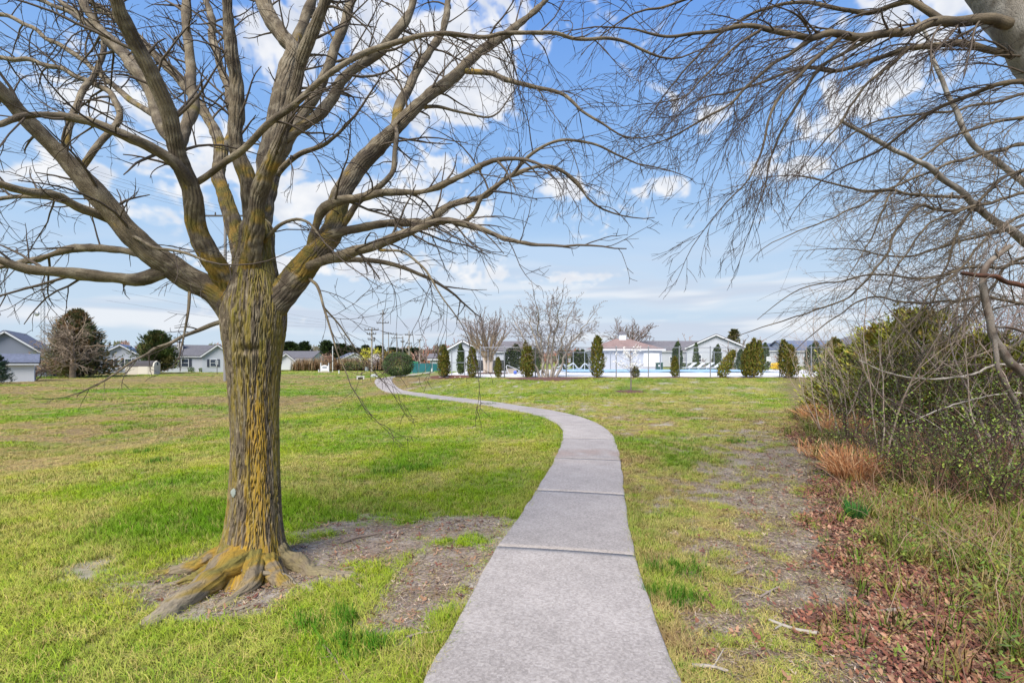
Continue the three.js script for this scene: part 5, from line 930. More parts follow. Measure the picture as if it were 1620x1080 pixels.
  const gc = coniferGeo(88, 8.2, 2.4, 130, 26, [srgb(96, 92, 50), srgb(78, 84, 44), srgb(112, 100, 58)], { foot: 0.3, shape: 0.6, spray: 0.5, wide: 0.2, rise: 0.3 }), tc = thing('far_conifer', 'olive conifer top showing behind the gable house', 'tree', onGround(1161, 105)); part('trunk', gc.wood, twigMat, tc); part('foliage', gc.leaves, needleMat, tc); tc.scale.y = 0.98;
}
console.log('terrace trees');
// ---------------------------------------------------------------- buildings
function house(name, label, px, d, o) { // o: w, dep, h, rise, ridge 'x' or 'z', wall, roof, windows [[x, y, w, h, shutters]]
  const p = o.at || onGround(px, d), t = thing(name, label, 'house', p, o.turn || 0);
  const { w, dep, h, rise } = o, e = 0.35, hw = w / 2, hd = dep / 2;
  const tri = (half, thick) => { const s = new THREE.Shape(); s.moveTo(-half, 0); s.lineTo(half, 0); s.lineTo(half, h); s.lineTo(0, h + rise); s.lineTo(-half, h); s.closePath(); return new THREE.ExtrudeGeometry(s, { depth: thick, bevelEnabled: false }); };
  if (o.hip) part('wall', box(w, h, dep, 0, h / 2, 0), o.wall, t);
  else if (o.ridge === 'z') { const g = tri(hw, dep); g.translate(0, 0, -hd); part('wall', g, o.wall, t); }
  else { const g = tri(hd, w); g.translate(0, 0, -hw); g.rotateY(Math.PI / 2); part('wall', g, o.wall, t); }
  if (o.hip) {
    const k = o.hip, X = hw + e, Z = hd + e, y0 = h + 0.02, y1 = h + rise, v = [[-X, y0, Z], [X, y0, Z], [X, y0, -Z], [-X, y0, -Z], [-k, y1, 0], [k, y1, 0]], fc = [[0, 1, 5], [0, 5, 4], [1, 2, 5], [2, 3, 4], [2, 4, 5], [3, 0, 4]], P = [], U = [];
    for (const f of fc) for (const i of f) { P.push(...v[i]); U.push(v[i][0] / 3, v[i][2] / 3); } const g = new THREE.BufferGeometry(); g.setAttribute('position', new THREE.Float32BufferAttribute(P, 3)); g.setAttribute('uv', new THREE.Float32BufferAttribute(U, 2)); g.computeVertexNormals();
    const rf = part('roof', g, o.roof, t); part('fascia', mergeGeometries([box(w + 2 * e + 0.06, 0.22, 0.1, 0, h - 0.08, Z), box(w + 2 * e + 0.06, 0.22, 0.1, 0, h - 0.08, -Z), box(0.1, 0.22, dep + 2 * e - 0.1, X, h - 0.08, 0), box(0.1, 0.22, dep + 2 * e - 0.1, -X, h - 0.08, 0)]), MAT.trim, t); t.userData.roofPart = undefined; delete t.userData.roofPart; t.roof = rf;
  } else {
    const half = o.ridge === 'z' ? hw : hd, run = o.ridge === 'z' ? dep : w, ang = Math.atan2(rise, half), L = Math.hypot(rise, half) + e;
    for (const s of [-1, 1]) {
      const g = new THREE.BoxGeometry(L, 0.14, run + 2 * e); g.translate(L / 2, 0.07, 0); const uv = g.attributes.uv; for (let i = 0; i < uv.count; i++) uv.setXY(i, uv.getX(i) * L / 3, uv.getY(i) * run / 3);
      const m = part('roof_slope', g, o.roof, t); m.position.y = h + rise + 0.01; if (o.ridge === 'z') { m.rotation.z = s > 0 ? -ang : Math.PI + ang; if (s < 0) m.scale.y = -1; } else { m.rotation.set(0, s > 0 ? -Math.PI / 2 : Math.PI / 2, 0); m.rotateZ(-ang); }
      if (o.ridge === 'z') { const f = part('rake_trim', box(L + 0.03, 0.16, 0.06, L / 2, -0.06, hd + e + 0.03), MAT.trim, t); f.position.y = h + rise + 0.01; f.rotation.z = s > 0 ? -ang : Math.PI + ang; if (s < 0) f.scale.y = -1; }
    }
    if (o.ridge === 'x') part('eave_trim', box(w + 2 * e - 0.1, 0.2, 0.08, 0, h - 0.16, hd + e * 0.8), MAT.trim, t);
  }
  for (const [x, y, ww, wh, sh, dz = 0] of o.windows || []) {
    const f = part('window', box(ww + 0.16, wh + 0.16, 0.1), MAT.trim, t); f.position.set(x, y, hd + 0.03 + dz);
    part('pane', box(ww, wh * 0.47, 0.06, 0, wh * 0.26, 0.03), MAT.glass, f); part('pane', box(ww, wh * 0.47, 0.06, 0, -wh * 0.26, 0.03), MAT.glass, f);
    if (sh) for (const s of [-1, 1]) part('shutter', box(0.34, wh + 0.1, 0.06, x + s * (ww / 2 + 0.28), y, hd + 0.05 + dz), MAT.shutter, t);
  }
  return t;
}
{
  const brown = shingle(srgb(146, 122, 116)), grey = shingle(srgb(116, 112, 116)), blueGrey = shingle(srgb(104, 114, 136)), dk = shingle(srgb(98, 96, 100));
  const dz = 67;
  const ph = house('pool_house', 'white pool house with brown hipped roof and cupola', 984, dz, { w: 9.0, dep: 7, h: 2.75, rise: 1.55, hip: 0.9, wall: MAT.siding, roof: brown, at: [(984 - 810) / FOCAL * dz, DECK, -dz], windows: [] });
  const cup = part('cupola', box(0.95, 0.85, 0.95), MAT.trim, ph); cup.position.y = 2.75 + 1.55 + 0.2; { const g = new THREE.ConeGeometry(0.85, 0.55, 4); g.rotateY(Math.PI / 4); const c = part('cupola_roof', g, grey, cup); c.position.y = 0.7; }
  { const b = part('notice_board', box(2.1, 1.9, 0.06, 3.1, 1.35, 3.54), MAT.trim, ph); part('board_panel', box(1.96, 1.76, 0.04, 3.1, 1.35, 3.58), M(srgb(238, 236, 232), 0.6), b); part('wall_lamp', box(0.2, 0.26, 0.2, -3.7, 2.0, 3.6), MAT.black, ph); part('door', box(0.9, 2.0, 0.06, 4.53, 1.0, 1.6).rotateY(0), MAT.greySiding, ph); }
  house('long_house', 'long low white house behind the pool house with grey-brown roof', 1060, 92, { w: 13.5, dep: 8, h: 3.0, rise: 1.75, ridge: 'x', wall: MAT.siding, roof: grey, windows: [[-0.6, 1.2, 0.9, 1.1], [0.9, 1.2, 0.9, 1.1], [3.6, 1.35, 0.5, 1.2], [4.3, 1.35, 0.5, 1.2], [5.0, 1.35, 0.5, 1.2]], at: [(1058 - 810) / FOCAL * 92, 0.75, -92] });
  house('gabled_house', 'white house with a broad gable facing the pool', 1131, 80, { w: 8.6, dep: 10, h: 3.0, rise: 2.0, ridge: 'z', wall: MAT.siding, roof: grey, turn: -0.36, windows: [[-2.6, 1.2, 0.8, 1.2]], at: [(1131 - 810) / FOCAL * 80, 0.95, -80] });
  house('row_house', 'long blue-grey roofed row house at the right behind the pool', 1290, 92, { w: 15, dep: 9, h: 2.9, rise: 1.8, ridge: 'x', wall: MAT.siding, roof: blueGrey, windows: [[-4.6, 1.2, 0.9, 1.1], [-2.2, 1.2, 0.9, 1.1], [0.4, 1.2, 0.9, 1.1], [2.0, 1.2, 0.9, 1.1]], at: [(1291 - 810) / FOCAL * 92, 0.85, -92] });
  house('row_house', 'small grey gabled house end left of the long row house', 1216, 96, { w: 4.2, dep: 8, h: 3.2, rise: 1.3, ridge: 'x', wall: MAT.siding, roof: blueGrey, at: [(1212 - 810) / FOCAL * 96, 0.7, -96] });
  house('row_house', 'pale house gable showing above the junipers', 1420, 75, { w: 16, dep: 10, h: 3.6, rise: 2.6, ridge: 'z', wall: MAT.siding, roof: grey, at: [(1412 - 810) / FOCAL * 75, 0.6, -75] });
  house('white_outbuilding', 'white gabled building behind the vase-shaped tree', 738, 64, { w: 5.2, dep: 8, h: 2.6, rise: 1.5, ridge: 'z', wall: MAT.siding, roof: grey, at: [(737 - 810) / FOCAL * 64, 0.3, -64] });
  house('white_outbuilding', 'low white building between the screened enclosure and the first evergreen', 690, 66, { w: 1.9, dep: 3, h: 2.2, rise: 0.5, ridge: 'x', wall: MAT.white, roof: grey, at: [(694 - 810) / FOCAL * 66, 0, -66] });
  house('white_outbuilding', 'white house wall behind the dark screen right of the vase-shaped tree', 790, 78, { w: 6, dep: 6, h: 2.9, rise: 1.5, ridge: 'x', wall: MAT.siding, roof: grey, at: [(795 - 810) / FOCAL * 78, 0.5, -78] });
  // loungers, bins, rails
  const mk = () => { const t = thing('sun_lounger', '', 'lounger', [0, 0, 0], 0, 'white loungers at the far pool edge'); part('frame', mergeGeometries([box(1.3, 0.05, 0.05, -0.3, 0.34, 0.3), box(1.3, 0.05, 0.05, -0.3, 0.34, -0.3), box(0.05, 0.05, 0.6, -0.95, 0.34, 0)]), MAT.white, t); for (const [x, z] of [[-0.85, 0.3], [-0.85, -0.3], [0.3, 0.3], [0.3, -0.3]]) part('leg', box(0.05, 0.34, 0.05, x, 0.17, z), MAT.white, t); part('sling', box(1.25, 0.02, 0.56, -0.3, 0.375, 0), M(srgb(220, 224, 228), 0.8), t); const bk = part('backrest', mergeGeometries([box(0.9, 0.05, 0.05, 0.45, 0, 0.3), box(0.9, 0.05, 0.05, 0.45, 0, -0.3), box(0.05, 0.05, 0.6, 0.88, 0, 0), box(0.86, 0.02, 0.56, 0.44, 0.0, 0)]), MAT.white, t); bk.position.set(0.32, 0.36, 0); bk.rotation.z = 0.62; return t; };
  const words = ['white lounger nearest the pool house', 'second white lounger from the pool house', 'third white lounger from the pool house', 'white lounger nearest the leaning evergreen'];
  const first = mk(); [1086, 1100, 1114, 1127].forEach((px, k) => { const o = k ? dup(first, [0, 0, 0], 0) : first; o.position.set((px - 810) / FOCAL * 59.4, DECK, -59.4); o.rotation.y = 0.15; o.scale.setScalar(1.15); o.userData.label = words[k]; });
  const rl = thing('white_rail_fence', 'low white rail fence behind the loungers', 'fence', [(1062 - 810) / FOCAL * 70, 0.72, -70]); for (let k = 0; k < 6; k++) part('post', box(0.1, 1.05, 0.1, k * 1.5, 0.5, 0), MAT.white, rl); for (const y of [0.5, 0.95]) part('rail', box(7.6, 0.12, 0.05, 3.75, y, 0.08), MAT.white, rl);
  const dh = thing('garden_shrub_bed', 'dark clipped shrubs behind the loungers', 'shrub', [(1080 - 810) / FOCAL * 68, 0.7, -68]); for (let k = 0; k < 7; k++) { const g = new Buf(), r = rng(70 + k); for (let q = 0; q < 200; q++) { const u = rv(r).normalize().multiplyScalar(0.55 * Math.cbrt(r())); leaf(g, V(u.x, 0.45 + u.y * 0.8, u.z), rv(r).normalize(), rv(r), 0.2, 0.12, pick(r, PAL.arborDark)); } const m = part('shrub', g.geo(), needleMat, dh); m.position.x = k * 1.25; }
  const bin = thing('wheeled_bin', 'dark green wheeled bin with white tag right of the pool house', 'bin', [(1043 - 810) / FOCAL * 61.5, DECK, -61.5]); part('body', box(0.75, 0.85, 0.7, 0, 0.5, 0), M(srgb(36, 72, 66), 0.6), bin); part('lid', box(0.8, 0.08, 0.76, 0, 0.97, 0), M(srgb(40, 84, 74), 0.6), bin); part('tag_plate', box(0.22, 0.26, 0.02, -0.12, 0.62, 0.365), MAT.white, bin); for (const s of [-1, 1]) { const wg = new THREE.CylinderGeometry(0.12, 0.12, 0.08, 12); wg.rotateZ(Math.PI / 2); const wm = part('wheel', wg, MAT.black, bin); wm.position.set(s * 0.34, 0.12, -0.26); }
  const sc = thing('privacy_screen', 'black fabric screen behind the foot of the vase-shaped tree', 'screen', [(778 - 810) / FOCAL * 56, DECK, -56]); for (let k = 0; k < 4; k++) { part('panel', box(0.92, 1.25, 0.03, -1.44 + k * 0.96, 0.68, 0), MAT.black, sc); part('post', box(0.07, 1.4, 0.07, -1.92 + k * 0.96, 0.7, -0.06), MAT.steel, sc); }
  const fo = thing('flowering_shrub', 'round yellow flowering shrub behind the white notice', 'shrub', [(1228 - 810) / FOCAL * 64, DECK, -64]); { const g = new Buf(), r = rng(3); for (let q = 0; q < 900; q++) { const u = rv(r).normalize().multiplyScalar(Math.cbrt(r())); leaf(g, V(u.x * 0.75, 0.55 + u.y * 0.5, u.z * 0.6), rv(r).normalize(), rv(r), 0.13, 0.09, pick(r, PAL.yellow)); } part('flowers', g.geo(), needleMat, fo); part('stems', bareGeo(4, 6, 0.9, 0.7, { ...saplingStyle, rMin: 0.008, most: 2000 }), twigMat, fo); }
  const fp = thing('flag_pole', 'thin white pole standing behind the row house fence', 'pole', [(1329.5 - 810) / FOCAL * 62, DECK, -62]); part('shaft', bar(V(0, 0, 0), V(0, 3.2, 0), 0.05), MAT.white, fp); { const c = part('finial', new THREE.SphereGeometry(0.09, 10, 8), MAT.white, fp); c.position.y = 3.25; }
}
console.log('pool');
// ---------------------------------------------------------------- road, far houses, utility poles and planting on the left
{
  const strip = (name, label, cat, pts, w, mat, lift) => { const b = new Buf(); pts.forEach(([x, d], i) => { const [xa, da] = pts[Math.max(0, i - 1)], [xb, db] = pts[Math.min(pts.length - 1, i + 1)], L = Math.hypot(xb - xa, db - da), nx = (db - da) / L, nd = -(xb - xa) / L; for (const s of [-1, 1]) b.v(x + nx * s * w / 2, land(x, -d) + lift, -(d + nd * s * w / 2), 0, 1, 0, i, s, [1, 1, 1]); if (i) { const p = b.size - 4; b.i.push(p, p + 2, p + 1, p + 1, p + 2, p + 3); } }); const g = b.geo(); const m = part(name, g, mat, scene); return tag(m, label, cat, null, 'structure'); };
  strip('road', 'pale grey road running along the far side of the left lawn', 'road', [[-140, 88], [-100, 87], [-60, 88], [-30, 90], [-10, 92], [6, 95]], 5.5, new THREE.MeshStandardMaterial({ color: COL(srgb(150, 150, 154)), map: concreteGrain, roughness: 0.95, side: THREE.DoubleSide }), 0.05);
  strip('kerb_line', 'low concrete kerb on the near side of the far road', 'kerb', [[-140, 85], [-60, 85.0], [-30, 87], [-10, 89], [6, 92]], 0.35, M(srgb(190, 188, 184), 0.9, { side: THREE.DoubleSide }), 0.13);
}
{
  const blue = shingle(srgb(92, 112, 150)), slate = shingle(srgb(104, 110, 128)), grey = shingle(srgb(104, 102, 106)), dark = shingle(srgb(84, 80, 82));
  house('grey_house', 'grey gabled house cut by the left edge', 20, 58, { w: 6.6, dep: 9, h: 2.6, rise: 2.6, ridge: 'z', wall: MAT.greySiding, roof: slate, at: [(24 - 810) / FOCAL * 58, 0, -58], turn: 0.62, windows: [] });
  house('white_shed', 'plain white shed with slate roof at the left edge', 14, 43, { w: 3.4, dep: 2.6, h: 1.75, rise: 0.62, ridge: 'x', wall: MAT.white, roof: slate, at: [(12 - 810) / FOCAL * 43, 0, -43], turn: 0.75 });
  house('white_house', 'small white house with blue roof and two shuttered windows', 195, 77, { w: 5.0, dep: 8, h: 2.7, rise: 1.6, ridge: 'z', wall: MAT.siding, roof: blue, at: [(196 - 810) / FOCAL * 77, 0, -77], turn: 0.55, windows: [[-1.15, 1.55, 0.75, 1.1, 1], [1.0, 1.55, 0.75, 1.1, 1]] });
  const sh = thing('barn_shed', 'cream garden shed with dark barn roof in front of the dark cedar', 'shed', [(226 - 810) / FOCAL * 66, 0, -66], 0.3);
  part('wall', box(3.3, 1.2, 2.2, 0, 0.6, 0), M(srgb(196, 188, 174), 0.8), sh);
  { const s = new THREE.Shape(); s.moveTo(-1.15, 1.1); s.lineTo(-0.95, 1.55); s.lineTo(0, 1.85); s.lineTo(0.95, 1.55); s.lineTo(1.15, 1.1); s.closePath(); const g = new THREE.ExtrudeGeometry(s, { depth: 3.0, bevelEnabled: false }); g.translate(0, 0, -1.5); g.rotateY(Math.PI / 2); part('roof', g, dark, sh); const e = new THREE.ExtrudeGeometry(s, { depth: 0.16, bevelEnabled: false }); e.translate(0, 0, 1.5); e.rotateY(Math.PI / 2); part('gable', e, M(srgb(200, 192, 178), 0.8), sh); const w = part('window', box(0.04, 0.34, 0.34, 1.68, 1.42, 0), MAT.glass, sh); w.userData.label = 'small dark gable window'; part('door', box(1.1, 1.05, 0.04, 0.4, 0.56, 1.12), M(srgb(206, 198, 184), 0.8), sh); }
  const h2 = house('white_ranch_house', 'long white house with grey roof and chimney behind the trunk', 315, 82, { w: 8.6, dep: 8, h: 2.7, rise: 1.7, ridge: 'x', wall: MAT.siding, roof: grey, at: [(312 - 810) / FOCAL * 82, 0, -82], turn: 0.45, windows: [[-1.2, 1.5, 0.9, 1.2, 1], [2.0, 1.5, 0.7, 1.0, 1]] });
  part('chimney', box(0.8, 1.6, 0.8, -2.2, 4.1, 1.6), M(srgb(190, 186, 182), 0.9), h2); part('chimney_cap', box(0.95, 0.12, 0.95, -2.2, 4.96, 1.6), MAT.dark, h2);
  house('white_wing', 'white gabled wing at the right end of the long white house', 345, 80, { w: 4.2, dep: 7, h: 2.7, rise: 1.7, ridge: 'z', wall: MAT.siding, roof: grey, at: [(346 - 810) / FOCAL * 80, 0, -80], turn: 0.5, windows: [[-0.6, 1.5, 0.8, 1.1, 1]] });
  house('white_wing', 'white house left of the long white house behind the cedar', 285, 90, { w: 5, dep: 8, h: 2.7, rise: 2.0, ridge: 'x', wall: MAT.siding, roof: grey, at: [(281 - 810) / FOCAL * 90, 0, -90], turn: 0.4 });
  [[306, 80.2], [324, 80.2]].forEach(([px, d], k) => { const t = thing('clipped_bush', k ? 'clipped bush under the right window of the long white house' : 'clipped bush under the left window of the long white house', 'bush', onGround(px - 4, d - 3), 0, 'clipped bushes by the white house'); const g = new Buf(), r = rng(40 + k); for (let q = 0; q < 260; q++) { const u = rv(r).normalize().multiplyScalar(0.5 * Math.cbrt(r())); leaf(g, V(u.x, 0.42 + u.y * 0.85, u.z), rv(r).normalize(), rv(r), 0.16, 0.1, pick(r, PAL.holly)); } part('foliage', g.geo(), needleMat, t); });
  house('far_white_house', 'white twin-gabled house with grey roof right of the trunk', 462, 104, { w: 10.5, dep: 8, h: 2.3, rise: 1.5, ridge: 'x', wall: MAT.siding, roof: grey, at: [(466 - 810) / FOCAL * 104, 0, -104] });
  house('far_gable', 'left white gable of the house right of the trunk', 432, 100, { w: 2.6, dep: 5, h: 2.3, rise: 1.4, ridge: 'z', wall: MAT.white, roof: grey, at: [(433 - 810) / FOCAL * 99, 0, -99], turn: 0.5, windows: [[0, 1.2, 0.5, 0.8]] });
  house('far_gable', 'right white gable of the house right of the trunk', 452, 100, { w: 3.2, dep: 5, h: 1.9, rise: 1.4, ridge: 'z', wall: MAT.white, roof: grey, at: [(453 - 810) / FOCAL * 99, 0, -99], turn: 0.4 });
  house('far_white_house', 'small white house with grey roof behind the reeds', 560, 125, { w: 6, dep: 7, h: 2.4, rise: 1.4, ridge: 'z', wall: MAT.white, roof: slate, at: [(556 - 810) / FOCAL * 125, 0, -125], turn: 0.5 });
}
// ---- yard trees and shrubs on the left
{
  const c1 = coniferGeo(401, 7.6, 3.5, 300, 60, PAL.spruce, { foot: 0.02, shape: 0.8, rise: 0.05, spray: 0.5, wide: 0.16, sag: -0.12, pow: 0.95 });
  const s1 = thing('spruce', 'big dark spruce with browning tips behind the bare yard tree', 'tree', onGround(122, 55)); part('trunk', c1.wood, twigMat, s1); part('foliage', c1.leaves, needleMat, s1);
  const c2 = coniferGeo(402, 6.0, 3.1, 260, 60, PAL.cedar, { foot: 0.01, shape: 0.62, rise: 0.35, spray: 0.42, wide: 0.15, sag: -0.05 });
  const s2 = thing('cedar', 'dark green cedar behind the cream barn shed', 'tree', onGround(249, 69)); part('trunk', c2.wood, twigMat, s2); part('foliage', c2.leaves, needleMat, s2);
  const c3 = coniferGeo(403, 2.3, 1.1, 90, 50, [srgb(60, 84, 72), srgb(78, 100, 86), srgb(52, 72, 60)], { foot: 0.02, shape: 0.75, rise: 0.1, spray: 0.22, wide: 0.07, sag: -0.1 });
  const s3 = thing('small_spruce', 'blue-green small spruce cut by the left edge', 'tree', onGround(-6, 38.5)); part('trunk', c3.wood, twigMat, s3); part('foliage', c3.leaves, needleMat, s3);
  const st = { jit: 0.26, lift: 0.25, droop: 0.15, angle: 0.8, ratio: 0.55, per: [2.2, 2.4, 2.6], levels: 4, rMin: 0.016, taper: 0.25, first: 0.1, most: 50000, sides: 6, foot: 0.1, r0: 0.06, color: (t, p) => mix3(srgb(150, 132, 112), srgb(112, 98, 86), clamp(0.4 + barkNoise(p, 2) * 1.3, 0, 1)) };
  const yt = thing('yard_tree', 'bare yard tree with a stout trunk in front of the spruce', 'tree', onGround(114, 52)); { const b = new Buf(), r = rng(9); taperTube(b, sweep([V(0, -0.05, 0), V(0.02, 1.2, 0), V(0.05, 2.6, 0), V(0.0, 4.4, 0)], 0.2), 0.3, 0.13, 12, (t, p) => mix3(srgb(146, 126, 108), srgb(112, 96, 84), clamp(0.5 + barkNoise(p, 2) * 1.4, 0, 1))); part('trunk', b.geo(), twigMat, yt); const c = new Buf(); for (let k = 0; k < 34; k++) { const a = r() * 6.28, y = 1.2 + 3.2 * r(), up = 0.1 + 0.9 * (y - 1) / 3.4; grow(c, V(0.03, y, 0), V(Math.cos(a), up, Math.sin(a)).normalize(), 2.6 + r() * 1.2, 0.05 + 0.03 * r(), 1, { ...st, most: 150000 }, r); } part('limbs', c.geo(), twigMat, yt); }
  const sb = thing('vase_shrub', 'brown multi-stemmed bare shrub beside the white shed', 'shrub', onGround(50, 45)); part('stems', bareGeo(91, 10, 2.9, 0.75, { ...st, per: [3, 4, 4], r0: 0.04, rMin: 0.014, foot: 0.25, color: srgb(124, 96, 80), most: 40000 }), twigMat, sb);
  const bin = thing('recycling_bin', 'bright blue recycling bin under the spruce', 'bin', onGround(86, 60)); part('body', box(0.7, 0.8, 0.6, 0, 0.48, 0), MAT.blue, bin); part('lid', box(0.76, 0.09, 0.68, 0, 0.93, 0), MAT.blue, bin); for (const s of [-1, 1]) { const g = new THREE.CylinderGeometry(0.12, 0.12, 0.07, 12); g.rotateZ(Math.PI / 2); const w = part('wheel', g, MAT.black, bin); w.position.set(s * 0.3, 0.12, -0.24); }
  // clipped round bush where the path turns away
  const bb = thing('round_bush', 'large clipped round bush beside the far bend of the path', 'bush', [(630 - 810) / FOCAL * 39, land(-9.2, -39) - 0.02, -39]); { const g = new Buf(), r = rng(66); for (let q = 0; q < 9000; q++) { const u = rv(r).normalize(), k = (0.8 + 0.2 * r()) * (1 + 0.05 * n3(u.x * 4, u.y * 4, u.z * 4)), up = u.y < 0 ? 0.85 : 1; leaf(g, V(u.x * 1.22 * k, 1.02 + u.y * 1.06 * k * up, u.z * 1.2 * k), u.clone().add(rv(r, 0.9)).normalize(), u.clone().add(rv(r, 0.5)), 0.09 + r() * 0.05, 0.05, pick(r, PAL.holly)); } part('foliage', g.geo(), leafMat, bb); part('stems', bareGeo(67, 7, 1.2, 0.6, { ...saplingStyle, r0: 0.03, rMin: 0.008, most: 4000 }), twigMat, bb); }
  // golden and white spring trees, olive shrub, reeds
  const cloudTree = (name, label, px, d, h, rx, n, pal, size, trunkH) => { const t = thing(name, label, 'tree', onGround(px, d)), g = new Buf(), r = rng(px); for (let q = 0; q < n; q++) { const u = rv(r).normalize(), k = Math.cbrt(r()) * (1 + 0.3 * n3(u.x * 3 + px, u.y * 3, u.z * 3)); leaf(g, V(u.x * rx * k, trunkH + (h - trunkH) * 0.5 + u.y * (h - trunkH) * 0.5 * k, u.z * rx * k), rv(r).normalize(), rv(r), size * (0.6 + r()), size * 0.5, pick(r, pal)); } part('crown', g.geo(), needleMat, t); const b = new Buf(); taperTube(b, sweep([V(0, -0.1, 0), V(0, h * 0.35, 0), V(0.1, h * 0.7, 0)], 0.3), h * 0.025, h * 0.01, 7, BARK.dark); for (let k = 0; k < 6; k++) tube(b, [V(0, h * (0.25 + 0.06 * k), 0), V(Math.cos(k * 2.1) * rx * 0.6, h * (0.45 + 0.06 * k), Math.sin(k * 2.1) * rx * 0.6)], [h * 0.01, h * 0.004], 4, BARK.dark); part('trunk', b.geo(), twigMat, t); return t; };
  cloudTree('golden_tree', 'yellow-green tree in new leaf behind the utility poles', 586, 100, 4.6, 2.2, 1500, PAL.willow, 0.3, 0.5);
  cloudTree('blossom_tree', 'white blossoming tree in front of the yellow-green one', 593, 94, 3.4, 1.1, 900, [srgb(208, 202, 206), srgb(226, 220, 222), srgb(190, 180, 178)], 0.2, 0.6);
  cloudTree('olive_tree', 'olive-brown budding tree left of the round bush', 613, 98, 4.0, 2.6, 1500, [srgb(150, 128, 60), srgb(134, 112, 58), srgb(120, 108, 62)], 0.3, 0.3);
  cloudTree('olive_tree', 'low olive-brown shrubbery peeping over the round bush', 638, 94, 3.0, 2.2, 1100, [srgb(140, 118, 58), srgb(124, 104, 56), srgb(110, 100, 58)], 0.3, 0.2);
  cloudTree('green_shrub', 'dark green low shrub in front of the small far house', 560, 92, 1.9, 2.4, 1200, PAL.cedar, 0.24, 0.05);
  cloudTree('green_shrub', 'rusty bare-looking shrub behind the white monument sign', 518, 96, 3.4, 1.6, 900, [srgb(150, 116, 98), srgb(132, 100, 86), srgb(164, 134, 112)], 0.24, 0.2);
  { const r = rng(12), l = []; for (let k = 0; k < 2600; k++) { const px = 462 + r() * 150, d = 92.5 + r() * 5, x = (px - 810) / FOCAL * d; if (r() > 0.55 + 0.9 * fbm(px * 0.05, 3)) continue; l.push({ x, y: land(x, -d), z: -d, s: 4.2 + r() * 1.6, sy: 7.2 + r() * 4.4, r: r() * 6.28, c: pick(r, PAL.reed) }); } scatter('reeds', tuftGeo(21, 12, 0.12, 0.22, 0.012, 0.5), bladeMat, l, 'tan dry reeds standing along the far road', 'reeds'); }
}
